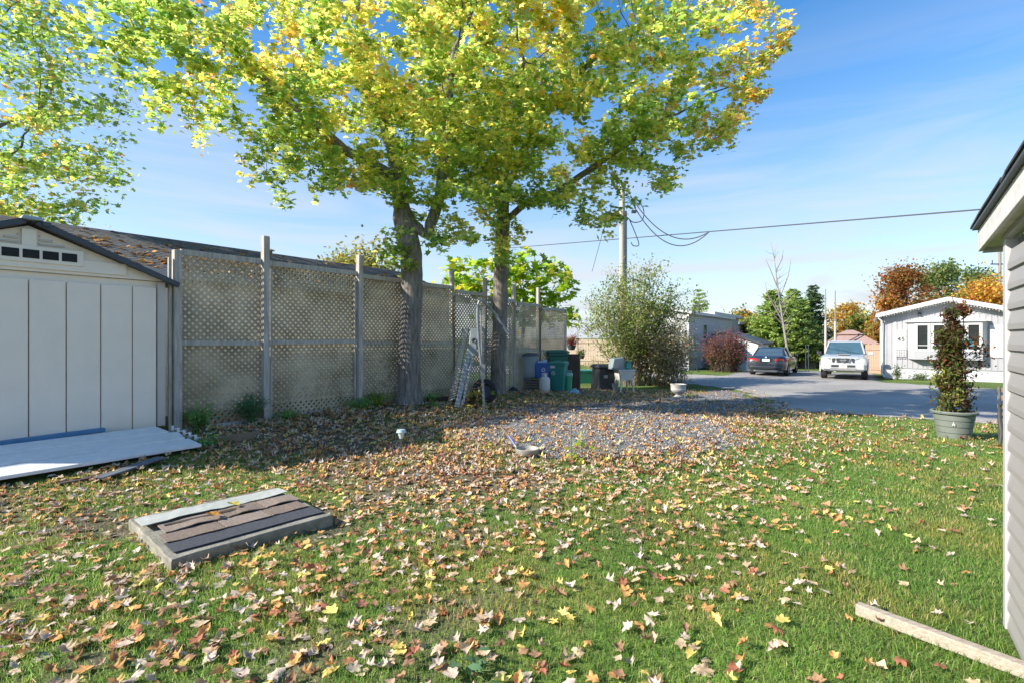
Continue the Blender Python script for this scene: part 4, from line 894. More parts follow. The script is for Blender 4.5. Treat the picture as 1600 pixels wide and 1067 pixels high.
def truck():
    zz = gzf(15.2, 23.5)
    t = thing('pickup_truck', 'white pickup truck facing the road in front of the gazebo', 'truck', LW(27.95, -1.03, zz+.012), A+math.pi)
    # local x forward = towards camera ; front bumper at x = 0, body extends to -x ; y left of truck
    paint = mat('white_paint', (.40, .41, .41), .28, .04, 3, coat=1); dk_ = mat('black_plastic', (.03, .03, .035), .5)
    st = [(0.0, .80, .52, .80, .90, 0), (-.06, .88, .40, .95, 1.03, 0), (-.25, .92, .38, 1.04, 1.10, 0), (-.8, .925, .36, 1.08, 1.16, 0), (-1.35, .925, .34, 1.10, 1.18, 0), (-1.6, .92, .34, 1.08, 1.12, 0), (-3.6, .92, .34, 1.08, 1.12, 0), (-3.62, .92, .38, 1.1, 1.14, 0), (-5.2, .91, .40, 1.1, 1.14, 0)]
    MB().rings(body_rings(st)).build('body', paint, t, smooth=True)
    full = lambda L_: L_+[(x, -y, z) for x, y, z in reversed(L_)]
    b = [(-1.38, .76, 1.15), (-1.5, .83, 1.13), (-3.5, .83, 1.12), (-3.55, .7, 1.12)]; tp_ = [(-2.05, .60, 1.70), (-2.1, .67, 1.71), (-3.4, .67, 1.71), (-3.42, .6, 1.70)]
    MB().rings([full(b), full(tp_)], caps=False).build('glass', mat('truck_glass', (.05, .10, .13), .05, .2, 3, spec=1), t)
    MB().rings([[(x, y*1.05, z-.01) for x, y, z in full(tp_)], [(x, y*.88, z+.06) for x, y, z in full([(-2.12, .60, 1.70), (-2.2, .67, 1.71), (-3.3, .67, 1.71), (-3.36, .6, 1.70)])]]).build('roof', paint, t, smooth=True)
    for sg in (-1, 1):
        for a_, b_ in (((-1.40, .80, 1.14), (-2.06, .655, 1.70)), ((-2.6, .84, 1.12), (-2.65, .68, 1.71)), ((-3.5, .82, 1.12), (-3.4, .66, 1.71))):
            MB().bar((a_[0], sg*a_[1], a_[2]), (b_[0], sg*b_[1], b_[2]), .08, .06, up=(0, 1, 0)).build('pillar', paint, t)
        hl_ = MB().prism([(.0, sg*.50, .83), (-.0, sg*.50, 1.0), (-.10, sg*.86, 1.02), (-.10, sg*.87, .84)], (-.05, 0, 0)); hl_.build('headlight', mat('headlight_lens', (.22, .25, .28), .1, .15, 12, spec=1), t)
        MB().prism([(.035, sg*.44, .98), (.035, sg*.30, 1.0), (.035, sg*.36, .80), (.035, sg*.42, .80)], (-.03, 0, 0)).build('grille_slot', dk_, t)
        M_ = Matrix.Translation((.045, sg*.66, .62))@Matrix.Rotation(math.radians(90), 4, 'Y'); f_ = MB().lathe([(.09, -.02), (.09, .012), (.065, .012)], 18, M=M_).build('fog_light', paint, t); MB().lathe([(.001, .005), (.066, .005)], 18, M=M_).build('lens', dk_, f_)
        MB().box((-1.62, sg*1.05, 1.17), (.1, .22, .17)).build('mirror', paint if sg > 0 else dk_, t, bevel=.03)
        for xh in (-2.35, -3.3): MB().box((xh, sg*.93, 1.0), (.14, .02, .04)).build('door_handle', paint, t)
        for x in (-.92, -4.1): wheel(t, x, sg*.80, .38, .25, sg)
        for x in (-.92, -4.1):
            f_ = MB(); M_ = Matrix.Translation((x, sg*.905, .40))@Matrix.Rotation(math.radians(90), 4, 'X'); f_.tube([(x+math.cos(a)*.44, sg*.93, .40+math.sin(a)*.44) for a in np.linspace(-.1, math.pi+.1, 15)], .035, 6); f_.build('fender_flare', paint, t, smooth=True)
    gr = MB().box((.03, 0, .90), (.03, .52, .19)).build('grille', dk_, t)
    em = MB(); em.lathe([(.095, -.012), (.095, .012), (.07, .012), (.07, -.012)], 24, M=Matrix.Translation((.06, 0, .90))@Matrix.Rotation(math.radians(90), 4, 'Y')); em.box((.062, 0, .90), (.022, .26, .04)); em.build('emblem', alu, gr)
    for sg in (-1, 1): MB().bar((.05, sg*.30, .995), (.05, sg*.22, .80), .025, .02, up=(1, 0, 0)).build('grille_bar', alu, gr)
    MB().box((.02, 0, .60), (.12, 1.62, .26)).build('bumper', paint, t, bevel=.04)
    MB().box((.085, 0, .64), (.02, .92, .1)).build('intake', dk_, t)
    MB().box((.085, 0, .50), (.03, 1.0, .1)).build('skid_plate', mat('skid_grey', (.2, .2, .2), .5), t)
    MB().box((.105, 0, .61), (.012, .32, .14)).build('licence_plate', mat('plate_cream', (.5, .46, .45), .4), t)
    MB().box((-.8, 0, 1.165), (1.0, .5, .02)).build('hood_bulge', paint, t, bevel=.008)
    MB().bar((-1.42, -.3, 1.19), (-1.5, .35, 1.21), .02, .02).build('wiper', dk_, t)
    return t
truck()

# ------------------------------------------------------------------ bins and clutter by the fence end
def bucket(name, label, cat, x, y, z, r0_, r1_, h, m_, lid=None, n=28, sx=1, sy=1, rz=0, ribs=0, group=None):
    t = thing(name, label, cat, (x, y, z), rz, group)
    pr = [(.001, 0), (r0_*.96, 0), (r0_, .02)]+[(r0_+(r1_-r0_)*f, h*f) for f in (.3, .6, .9)]+[(r1_*1.05, h*.91), (r1_*1.07, h*.97), (r1_*1.05, h), (r1_*.96, h), (r1_*.95, h*.9), (r0_*.9, .04), (.001, .04)]
    MB().lathe(pr, n, sx=sx, sy=sy).build('body', m_, t, smooth=True)
    if lid: MB().lathe([(r1_*1.1, h*.985), (r1_*1.12, h+.03), (r1_*1.0, h+.06), (r1_*.4, h+.09), (.001, h+.095)], n, sx=sx, sy=sy).build('lid', lid, t, smooth=True); MB().tube([(-.1, 0, h+.08), (-.08, 0, h+.13), (.08, 0, h+.13), (.1, 0, h+.08)], .015, 6).build('lid_handle', lid, t)
    return t
YB = 14.9
def bx_(px, Y): return at(px, Y)
# crate of boards
cx = bx_(832, YB); cz = gzf(cx, YB); t = thing('crate_stack', 'low stack of weathered boards under the grey and blue bins', 'crate', (cx, YB, cz), .15)
for k2 in range(5): MB().box((random.uniform(-.03, .03), 0, .045+k2*.075), (.95+random.uniform(-.06, .06), .55, .055)).build('board', mat('crate_board', (.17, .14, .11), .9, .3, 8, .4), t, bevel=.006)
for dx in (-.4, .4): MB().box((dx, -.3, .19), (.07, .03, .38)).build('upright', wood_brown, t)
gb = mat('grey_blue_plastic', (.20, .25, .28), .45, .08, 4); blue = mat('blue_plastic', (.03, .11, .36), .4, .08, 4); dg_ = mat('dark_green_plastic', (.012, .12, .09), .4, .1, 4); tg = mat('teal_green_plastic', (.02, .21, .18), .4, .1, 4); lg = mat('bright_green_plastic', (.04, .30, .16), .45, .1, 4); blk = mat('black_plastic_bin', (.02, .02, .025), .55, .2, 6)
logo = mat('white_print', (.6, .62, .65), .5)
bucket('garbage_can', 'round grey blue garbage can with lid standing on the board stack', 'bin', bx_(821, YB), YB, cz+.385, .31, .35, .62, gb, mat('dark_lid', (.07, .09, .11), .5))
t = thing('recycling_box', 'blue recycling box with white recycling mark beside the grey can', 'bin', (bx_(846, YB+.05), YB+.05, cz+.385), .1)
def open_box(w0, d0, w1, d1, h, th=.015):
    m_ = MB(); q = lambda a, b, z: [(-a/2, -b/2, z), (a/2, -b/2, z), (a/2, b/2, z), (-a/2, b/2, z)]
    m_.rings([q(w0, d0, 0), q(w1, d1, h*.9), q(w1*1.06, d1*1.06, h*.9), q(w1*1.06, d1*1.06, h), q(w1*.97, d1*.97, h), q(w0*.95, d0*.95, .03)], caps=False)
    m_.add(q(w0*.95, d0*.95, .03)+q(w0, d0, 0), [(0, 1, 2, 3), (7, 6, 5, 4)]); return m_
open_box(.38, .38, .44, .46, .42).build('body', blue, t, bevel=.008)
def rec_mark(par, c, sz, normal_y=-1, rx=0):
    m_ = MB()
    for k_ in range(3):
        a = math.radians(90+120*k_); a2 = math.radians(90+120*(k_+1)); p = Vector((math.cos(a)*sz, 0, math.sin(a)*sz)); q_ = Vector((math.cos(a2)*sz, 0, math.sin(a2)*sz))
        m_.bar(c+p.lerp(q_, .12), c+p.lerp(q_, .68), sz*.28, .004, up=(0, 1, 0)); e = c+p.lerp(q_, .66); d = (q_-p).normalized(); nn = Vector((-d.z, 0, d.x)); m_.prism([e+nn*sz*.3, e-nn*sz*.3, e+d*sz*.35], (0, -.004, 0))
    m_.build('recycling_mark', logo, par)
rec_mark(t, Vector((.02, -.226, .22)), .075)
MB().box((0, -.1, .43), (.28, .16, .07)).box((.1, .05, .45), (.12, .2, .09)).build('contents', mat('pale_blue_bags', (.35, .45, .65), .5), t, bevel=.01)
# propane tank
yt = 14.2; t = thing('propane_tank', 'white propane tank standing in front of the bins', 'propane tank', (bx_(851, yt), yt, gzf(bx_(851, yt), yt)), .2)
wpt = mat('tank_white', (.55, .56, .56), .4, .08, 6)
MB().lathe([(.001, .03), (.10, .03), (.145, .08), (.152, .14), (.152, .34), (.14, .40), (.09, .44), (.001, .45)], 28).build('body', wpt, t, smooth=True)
MB().lathe([(.11, 0), (.115, .05), (.105, .05), (.10, 0)], 24).build('foot_ring', wpt, t)
cr = MB()
for k_ in range(20):
    a0 = 2*math.pi*k_/24; a1 = 2*math.pi*(k_+1)/24
    if k_ in (4, 5, 14, 15): zz0 = .51
    else: zz0 = .43
    cr.add([(.085*math.cos(a0), .085*math.sin(a0), zz0), (.085*math.cos(a1), .085*math.sin(a1), zz0), (.085*math.cos(a1), .085*math.sin(a1), .54), (.085*math.cos(a0), .085*math.sin(a0), .54), (.078*math.cos(a0), .078*math.sin(a0), zz0), (.078*math.cos(a1), .078*math.sin(a1), zz0), (.078*math.cos(a1), .078*math.sin(a1), .54), (.078*math.cos(a0), .078*math.sin(a0), .54)], [(0, 1, 2, 3), (5, 4, 7, 6), (3, 2, 6, 7), (1, 0, 4, 5)])
cr.build('collar', wpt, t); MB().tube([(0, 0, .44), (0, 0, .51)], .022, 8).build('valve', alu, t)
# wheeled green bins
def wheelie(label, x, y, rz, w_, d_, h, m_, lidm, tilt=0, name='wheeled_bin', open_lid=False):
    t = thing(name, label, 'bin', (x, y, gzf(x, y)), rz); q = lambda a, b, z: [(-a/2, -b/2, z), (a/2, -b/2, z), (a/2, b/2, z), (-a/2, b/2, z)]
    MB().rings([q(w_*.72, d_*.72, .05), q(w_*.95, d_*.95, h*.86), q(w_*1.05, d_*1.05, h*.87), q(w_*1.05, d_*1.05, h*.93)]).build('body', m_, t, bevel=.015)
    MB().rings([q(w_*1.1, d_*1.12, h*.935), q(w_*1.08, d_*1.1, h*.97), q(w_*.8, d_*.8, h)]).build('lid', lidm, t, bevel=.012)
    for sg in (-1, 1):
        MB().lathe([(.001, -.025), (.09, -.025), (.1, 0), (.09, .025), (.001, .025)], 18, M=Matrix.Translation((sg*w_*.42, d_*.42, .1))@Matrix.Rotation(math.radians(90), 4, 'Y')).build('wheel', rubber, t)
    MB().tube([(-w_*.4, d_*.55, h*.88), (-w_*.4, d_*.68, h*.9), (w_*.4, d_*.68, h*.9), (w_*.4, d_*.55, h*.88)], .016, 6).build('handle', m_, t)
    return t
y1 = 15.9; t = wheelie('large dark green wheeled bin at the end of the fence', bx_(869, y1), y1, .2, .62, .62, 1.22, dg_, dg_)
MB().box((-.02, -.315, .82), (.16, .012, .16)).build('label_sticker', logo, t)
y2 = 14.9; t = wheelie('teal green bin with flared lid in front of the large dark green bin', bx_(873, y2), y2, -.35, .46, .48, .88, tg, tg)
rec_mark(t, Vector((-.1, -.245, .55)), .07)
MB().box((-.12, -.24, .74), (.14, .012, .09)).build('label_sticker', logo, t)
y3 = 15.0; t = bucket('green_pail', 'small bright green pail bin with pale lid right of the teal bin', 'bin', bx_(888, y3), y3, gzf(bx_(888, y3), y3), .10, .12, .50, lg, mat('pale_green_lid', (.25, .45, .35), .5))
t = thing('leaning_panel', 'upright dark brown board standing behind the green bins', 'board', (bx_(893, 16.3), 16.3, gzf(bx_(893, 16.3), 16.3)), -.1)
MB().box((0, 0, .56), (.5, .04, 1.15)).build('sheet', mat('dark_brown_board', (.09, .065, .05), .8, .3, 5), t); MB().box((.26, 0, .56), (.04, .07, 1.17)).build('edge_strip', wood_brown, t)
t = thing('light_blue_tarp', 'crumpled pale blue plastic sheet on the ground beside the bins', 'plastic sheet', (bx_(897, 14.9), 14.9, gzf(bx_(897, 14.9), 14.9)))
def crumple(w_, d_, h, m_, par, name='sheet', n=12):
    V = []; F = []
    for j in range(n+1):
        for i in range(n+1):
            x = (i/n-.5)*w_; y = (j/n-.5)*d_; e = max(0, 1-max(abs(i/n-.5), abs(j/n-.5))*2); V.append((x+random.gauss(0, .006), y, .01+h*e**.5*(.6+.7*mn.noise(Vector((x*6, y*6, 3.3)))+.2*random.random())))
    for j in range(n):
        for i in range(n): a = j*(n+1)+i; F.append((a, a+1, a+n+2, a+n+1))
    m2_ = MB().add(V, F); return m2_.build(name, m_, par)
crumple(.34, .3, .16, mat('pale_blue_plastic', (.25, .45, .6), .35), t)
t = thing('plastic_bag', 'dark and white crumpled plastic bag between the second maple and the bins', 'bag', (bx_(797, 14.1), 14.1, gzf(bx_(797, 14.1), 14.1)))
crumple(.45, .3, .2, blk, t, 'dark_bag'); crumple(.22, .18, .22, logo, t, 'white_bag')
yt = 22.; t = thing('storage_tote', 'teal green storage tote near the road beyond the bins', 'tote', (bx_(915, yt), yt, gzf(bx_(915, yt), yt)), .1)
open_box(.62, .45, .7, .5, .52).build('body', dg_, t, bevel=.01); MB().box((0, 0, .54), (.74, .54, .05)).build('lid', tg, t, bevel=.012)
yt = 22.4; t = thing('blue_tote', 'blue green tote right of the teal one near the road', 'tote', (bx_(932, yt), yt, gzf(bx_(932, yt), yt)), .1)
open_box(.5, .45, .56, .5, .5).build('body', mat('blue_green_plastic', (.03, .22, .3), .4), t, bevel=.01); MB().box((0, 0, .52), (.6, .54, .05)).build('lid', mat('blue_green_plastic', (.03,)*3), t, bevel=.012)
yt = 17.8; xx = bx_(944, yt); t = thing('composter', 'black square composter with lid left of the utility sink', 'composter', (xx, yt, gzf(xx, yt)), .25)
q = lambda a, z: [(-a/2, -a/2, z), (a/2, -a/2, z), (a/2, a/2, z), (-a/2, a/2, z)]
MB().rings([q(.72, 0), q(.62, .78)]).build('body', blk, t, bevel=.02); MB().rings([q(.72, .78), q(.74, .83), q(.6, .9)]).build('lid', blk, t, bevel=.02)
for k2 in range(4): MB().box((0, -.365+k2*.012, .12+k2*.17), (.62, .012, .03)).build('vent_rib', blk, t)
MB().box((-.1, -.345, .5), (.14, .01, .1)).build('label_sticker', mat('dull_print', (.3, .32, .34), .5), t)
# utility sink with stuff on top
ys = 17.4; xx = bx_(975, ys); zs = gzf(xx, ys); t = thing('utility_sink', 'white plastic utility sink on four legs in front of the large bush', 'sink', (xx, ys, zs), .3)
swh = mat('sink_white', (.6, .6, .57), .45, .05, 5)
MB().rings([[(-.22, -.2, .42), (.22, -.2, .42), (.22, .2, .42), (-.22, .2, .42)], [(-.27, -.25, .74), (.27, -.25, .74), (.27, .25, .74), (-.27, .25, .74)], [(-.31, -.28, .74), (.31, -.28, .74), (.31, .28, .74), (-.31, .28, .74)], [(-.31, -.28, .775), (.31, -.28, .775), (.31, .28, .775), (-.31, .28, .775)], [(-.25, -.23, .77), (.25, -.23, .77), (.25, .23, .77), (-.25, .23, .77)], [(-.2, -.18, .46), (.2, -.18, .46), (.2, .18, .46), (-.2, .18, .46)]]).build('basin', swh, t, bevel=.008)
for a, b in ((-1, -1), (1, -1), (1, 1), (-1, 1)): MB().rings([[(a*.25-.018, b*.22-.018, 0), (a*.25+.018, b*.22-.018, 0), (a*.25+.018, b*.22+.018, 0), (a*.25-.018, b*.22+.018, 0)], [(a*.2-.035, b*.18-.03, .43), (a*.2+.035, b*.18-.03, .43), (a*.2+.035, b*.18+.03, .43), (a*.2-.035, b*.18+.03, .43)]]).build('leg', swh, t)
t = thing('grey_tote', 'upturned grey plastic tote lying on the utility sink', 'tote', (bx_(963, ys), ys, zs+.785), .25)
MB().rings([[(-.25, -.2, 0), (.25, -.2, 0), (.25, .2, 0), (-.25, .2, 0)], [(-.24, -.19, .05), (.24, -.19, .05), (.24, .19, .05), (-.24, .19, .05)], [(-.16, -.17, .36), (.2, -.17, .4), (.2, .17, .4), (-.16, .17, .36)]]).build('shell', mat('grey_tote_plastic', (.2, .24, .26), .5, .1, 4), t, bevel=.02)
MB().box((.0, -.22, .03), (.55, .03, .05)).build('rim', mat('grey_tote_plastic', (.2,)*3), t)
bucket('teal_pot', 'teal plastic pot on the right of the utility sink top', 'pot', bx_(981, ys-.1), ys-.12, zs+.785, .12, .09, .28, mat('teal_pot_plastic', (.02, .22, .22), .4, .1, 5))
t = thing('small_bucket', 'grey bucket under the utility sink', 'bucket', (bx_(960, ys+.15), ys+.2, gzf(xx, ys)))
MB().lathe([(.001, 0), (.12, 0), (.15, .3), (.155, .3), (.14, .28)], 20).build('body', gb, t, smooth=True)
# urn
yt = 16.2; xx = bx_(1060, yt); t = thing('garden_urn', 'pale grey concrete garden urn at the grass edge near the road', 'urn', (xx, yt, gzf(xx, yt)))
MB().lathe([(.001, 0), (.13, 0), (.14, .03), (.10, .06), (.07, .09), (.08, .11), (.17, .15), (.225, .22), (.235, .28), (.225, .30), (.235, .32), (.235, .38), (.25, .40), (.25, .42), (.20, .42), (.18, .3), (.001, .28)], 32).build('body', mat('urn_concrete', (.48, .46, .43), .8, .15, 14, .3), t, smooth=True)
MB().lathe([(.001, .375), (.19, .375)], 20).build('soil', soil, t)
# hanging baskets on a hook pole
yh = 21.; xx = bx_(903, yh); t = thing('hook_pole', 'curved metal plant hook pole beyond the end of the fence', 'plant hook', (xx, yh, gzf(xx, yh)))
zt_ = CAMZ+(528-512)/800*yh-t.location.z
MB().tube([(0, 0, 0), (0, 0, zt_-.1), (-.06, 0, zt_), (-.2, 0, zt_+.05), (-.27, 0, zt_-.02)], .015, 6).tube([(0, 0, zt_-.55), (.08, 0, zt_-.45), (.2, 0, zt_-.45)], .012, 6).build('rod', wood_brown, t)
FL = [((.45, .03, .06), 3), ((.06, .14, .03), 3), ((.5, .08, .2), 1)]
zb_ = CAMZ+(528-540)/800*yh
shrub('hanging_basket', 'hanging basket overflowing with red flowers past the fence end', bx_(893, yh), yh, 22, .48, .45, 900, .08, FL, z0=zb_, cat='hanging basket', low=.1, r0=.006, jit=.07)
shrub('hanging_pot', 'small green plant in a hanging pot beyond the bins', bx_(909, yh), yh, 16, .35, .26, 420, .07, PG, z0=zb_-.42, cat='hanging pot', low=.1, r0=.005, jit=.05)
for par_, rr_ in (('hanging_basket', .2), ('hanging_pot', .13)):
    o = bpy.data.objects[par_]; MB().lathe([(.001, -rr_*.9), (rr_*.6, -rr_*.85), (rr_, 0.02), (rr_*.9, .02)], 18).build('pot', char, o, smooth=True)
    MB().tube([(rr_*.8, 0, 0), (0, 0, .62), (-rr_*.8, 0, 0)], .006, 4).build('hanger', char, o)

# ------------------------------------------------------------------ metal frames leaning by the fence
yv = 10.0
t = thing('bent_pipe_frame', 'bent galvanised pipe frame standing on the gravel edge with a long slanting arm', 'pipe frame', (bx_(757, yv), yv, gzf(bx_(757, yv), yv)))
o_ = t.location
main = [(757, 650), (755, 610), (752, 570), (748, 530), (746, 495), (746.5, 478), (749, 471), (753, 469), (757, 472), (775, 493), (792, 518)]
MB().tube([P(a, b, yv+(0.35 if i > 8 else 0))-o_ for i, (a, b) in enumerate(main)], .026, 12).build('pipe', alu, t, smooth=True)
MB().tube([P(757, 640, yv)-o_, P(753, 560, yv+.12)-o_, P(751.5, 480, yv+.12)-o_], .016, 8).build('inner_rod', alu, t, smooth=True)
MB().tube([P(789, 515, yv+.35)-o_, P(795, 521, yv+.35)-o_], .034, 10).build('end_sleeve', alu, t)
MB().box(P(755, 580, yv-.02)-o_, (.08, .05, .28)).build('clamp_plate', alu, t)
t = thing('folded_metal_arm', 'grey metal arm with round hole plate leaning beside the pipe frame', 'metal arm', (bx_(718, yv), yv, gzf(bx_(718, yv), yv))); o_ = t.location
MB().bar(P(714, 636, yv)-o_, P(734, 545, yv+.35)-o_, .09, .05, up=(0, 1, 0)).build('beam', alu, t, bevel=.006)
MB().bar(P(723, 632, yv)-o_, P(742, 545, yv+.35)-o_, .045, .04, up=(0, 1, 0)).build('beam', alu, t, bevel=.006)
MB().bar(P(737, 556, yv+.3)-o_, P(742, 513, yv+.42)-o_, .17, .03, up=(0, 1, 0)).build('head_plate', mat('grey_plate', (.19, .22, .22), .5, .15, 9), t, bevel=.02)
pc = P(741, 532, yv+.30)-o_; MB().lathe([(.052, -.02), (.052, .02), (.03, .02), (.001, .0)], 22, M=Matrix.Translation(pc)@Matrix.Rotation(math.radians(90), 4, 'X')).build('hub', char, t)
# narrow lattice strips that stand beside the metal parts
def lattice_strip(label, px0, py0, px1, py1, Y, wid_, dy=0.0):
    a = P(px0, py0, Y); b = P(px1, py1, Y+dy); t = thing('lattice_strip', label, 'lattice strip', a); n_ = int((b-a).length/.055); 
    side = Vector((1, 0, 0))
    for k_ in range(2): MB().bar(side*((k_-.5)*wid_), (b-a)+side*((k_-.5)*wid_), .016, .014, up=(0, 1, 0)).build('edge', wood_brown, t)
    me = MB().bar((-wid_*.5, -.012, -.03), (wid_*.5, -.012, .03), .026, .008, up=(0, 1, 0)).mesh('slat', wood_grey)
    for k_ in range(n_): link('slat', me, t, (b-a)*((k_+.5)/n_))
lattice_strip('narrow leaning lattice strip behind the grey metal arm', 706, 625, 728, 513, 10.5, .13, .4)
lattice_strip('narrow upright lattice strip behind the bent pipe', 752, 600, 755, 480, 11.2, .10, .2)
lattice_strip('narrow dark lattice strip on the fence right of the second maple', 799, 605, 800, 476, 14.0, .13, .2)
# tyre and potted autumn plant
yt = 11.1; xx = bx_(757, yt); t = thing('old_tyre', 'black round tyre leaning behind the bent pipe', 'tyre', (xx, yt, gzf(xx, yt)))
MB().lathe([(.16, -.08), (.24, -.09), (.275, -.04), (.275, .04), (.24, .09), (.16, .08), (.15, 0)], 32, M=Matrix.Translation((0, 0, .27))@Matrix.Rotation(math.radians(78), 4, 'X')).build('tread', rubber, t, smooth=True)
MB().lathe([(.001, 0), (.16, .0)], 20, M=Matrix.Translation((0, .03, .27))@Matrix.Rotation(math.radians(78), 4, 'X')).build('hub', char, t)
shrub('autumn_plant', 'small plant with yellow and pink leaves in front of the tyre', bx_(742, 10.6), 10.6, 12, .52, .16, 160, .11, [((.5, .4, .1), 2), ((.5, .25, .2), 1), ((.2, .25, .06), 2)], cat='plant', low=.4, r0=.006, tpl=SM)
t = thing('edging_log', 'dark timber edging lying before the fence beside the first maple', 'timber', (bx_(700, 10.9), 10.9, gzf(bx_(700, 10.9), 10.9)), .3); MB().box((.1, 0, .06), (1.1, .1, .13)).build('beam', soil, t, bevel=.01)
# small post cap on the fence, bird feeder
t = thing('bird_feeder', 'small wooden feeder fixed beside the tall fence post', 'bird feeder', LW(4.62, FQ-.06, 2.88)); MB().box((0, 0, 0), (.1, .1, .1)).build('box', wood_brown, t); MB().box((0, 0, .065), (.16, .14, .02)).build('lid', wood_grey, t)

# ------------------------------------------------------------------ plants along the fence
FERN = [((.13, .28, .08), 3), ((.2, .38, .12), 3), ((.28, .42, .12), 1)]
for (px, py, h, sp, lb, pal, nl, Y_) in ((312, 672, .52, .24, 'feathery green plant at the fence foot next to the shed', FERN, 1100, 7.35), (396, 678, .6, .3, 'bluish feathery plant beside the tallest fence post', [((.10, .20, .10), 3), ((.16, .28, .14), 2)], 1500, 8.0),
        (588, 648, .34, .42, 'yellowing fern spreading left of the first maple', [((.2, .3, .05), 3), ((.35, .35, .06), 2), ((.1, .2, .04), 2)], 1100, 9.9), (560, 655, .25, .35, 'low green fern under the fence rail', FERN, 700, 9.5),
        (678, 632, .26, .25, 'green weeds right of the first maple trunk', FERN, 450, 10.8), (676, 640, .14, .12, 'small dark green weed on the leaf litter', FERN, 160, 10.2), (330, 700, .12, .22, 'low weeds beside the end of the white panels', FERN, 260, 6.6),
        (450, 668, .15, .4, 'weeds along the fence kick board', FERN, 320, 8.5), (735, 1050, .09, .13, 'blue green broad weed in the near lawn', [((.10, .2, .1), 3)], 60, 2.3)):
    x = at(px, Y_); shrub('fern' if 'fern' in lb or 'feathery' in lb else 'weed', lb, x, Y_, 18, h, sp, nl, .045 if nl > 400 else .06, pal, low=.08, r0=.004, jit=.045, cat='plant', curve=1.0, mtw=mat('green_stem', (.12, .2, .05), .7))
x = at(604, 10.7); t = thing('creeper', 'small vine with round leaves climbing the fence left of the first maple', 'vine', (x, 10.75, gzf(x, 10.75)))
mb = MB().tube([(0, 0, 0), (.05, .05, .4), (-.03, .1, .75), (.06, .12, .95)], .006, 4); mb.build('stem', twig, t)
n = 60; tt = RNG.uniform(0, 1, n); pos = np.stack([RNG.normal(0, .09, n), .02+.08*tt, tt*.95], 1); V, F, C_ = scatter(SM[0], SM[1], pos, rot_np(n, 1.2), np.full(n, .1), pick([((.12, .22, .03), 2), ((.3, .38, .05), 1)], n)); o = link('leaves', npmesh('leaves', V, F, fol, C_), t); o['kind'] = 'stuff'
p = G(893, 722); t = thing('thin_stake', 'thin metal rod stuck in the gravel beside a bright leaf cluster', 'stake', (p.x, p.y, p.z)); MB().tube([(0, 0, -.05), (-.01, 0, .44)], .009, 6).build('rod', alu, t)
shrub('leaf_seedling', 'bright yellow green seedling at the foot of the thin stake', p.x+.05, p.y+.02, 6, .22, .1, 46, .085, [((.4, .45, .05), 3), ((.3, .4, .05), 1)], cat='plant', low=.1, r0=.003, tpl=SM)

# ------------------------------------------------------------------ right: planter, shrub, bench, timber
x, y = 7.12, 8.25; zz = gzf(x, y)
t = thing('barrel_planter', 'large grey green ribbed round planter on the lawn by the road', 'planter', (x, y, zz-.01))
gpl = mat('grey_green_plastic', (.15, .17, .15), .55, .14, 5); prf = [(.001, 0), (.24, 0), (.25, .01)]
for k2 in range(4):
    f0 = .02+k2*.098; r_ = .255+.085*(f0/.43); prf += [(r_+.006, f0), (r_+.016, f0+.085), (r_+.004, f0+.092)]
prf += [(.345, .41), (.375, .415), (.385, .44), (.37, .455), (.33, .455), (.32, .40)]
MB().lathe(prf, 40, sx=.8, sy=.8).build('tub', gpl, t, smooth=True); MB().lathe([(.001, .405), (.325, .40)], 30, sx=.8, sy=.8).build('soil', soil, t)
rec = MB(); a0 = math.atan2(-y, -x)
for k_ in range(3):
    a = a0-.05+k_*.05; rec.box((math.cos(a)*.257, math.sin(a)*.257, .255+(.02 if k_ == 1 else 0)), (.012, .012, .06-.02*abs(k_-1)))
rec.build('maker_mark', mat('pale_mark', (.45, .47, .45), .5), t)
def palp(p):
    n_ = len(p); z = p[:, 2]; a = pick([((.13, .05, .035), 3), ((.20, .08, .045), 2), ((.09, .05, .03), 2)], n_); b = pick([((.09, .13, .03), 3), ((.15, .17, .04), 2)], n_); c = pick([((.42, .18, .05), 2), ((.36, .14, .05), 2)], n_)
    u = RNG.uniform(0, 1, n_); r_ = a.copy(); m_ = (u < np.where(p[:, 0] < -.02, .55, .12)); r_[m_] = b[m_]; m_ = (p[:, 0] > .08) & (z > 1.0) & (u > .55); r_[m_] = c[m_]; m_ = (z < .75) & (u > .8); r_[m_] = pick([((.35, .38, .1), 1)], n_)[m_]; return r_
t = thing('planter_shrub', 'tall thin shrub with dark red brown and green leaves in the round planter', 'shrub', (x, y, zz+.4)); mb = MB(); PP = []
for k2 in range(13):
    a = random.uniform(0, 6.28); r0_ = random.uniform(.02, .12); r1_ = random.uniform(.03, .19); hh = random.uniform(1.25, 1.9); pts = [(math.cos(a)*(r0_+(r1_-r0_)*f)+random.gauss(0, .012), math.sin(a)*(r0_+(r1_-r0_)*f)+random.gauss(0, .012), hh*f) for f in np.linspace(0, 1, 8)]
    mb.tube(pts, [.012-.0011*i for i in range(8)], 5)
    for _ in range(8):
        f = random.uniform(.16, 1); i = min(6, int(f*7)); c = Vector(pts[i]); e = c+Vector((random.gauss(0, .08), random.gauss(0, .08), random.uniform(-.02, .12))); mb.tube([c, e], [.004, .002], 3)
        q_ = 95; tt = RNG.uniform(.3, 1.1, (q_, 1)); PP.append(np.array(c)*(1-tt)+np.array(e)*tt+RNG.normal(0, .05, (q_, 3)))
for (cx_, cz_, s_, q_) in ((-.14, .12, .08, 160), (.16, .14, .08, 180), (-.22, .55, .07, 70), (.42, .95, .07, 90), (.36, .75, .08, 100), (.46, 1.08, .06, 50), (.24, .4, .08, 80)): PP.append(RNG.normal(0, 1, (q_, 3))*[s_, s_, s_*.8]+[cx_, 0, cz_]); mb.tube([(0, 0, max(0, cz_-.35)), (cx_*.6, 0, cz_-.1), (cx_, 0, cz_)], [.008, .005, .003], 4)
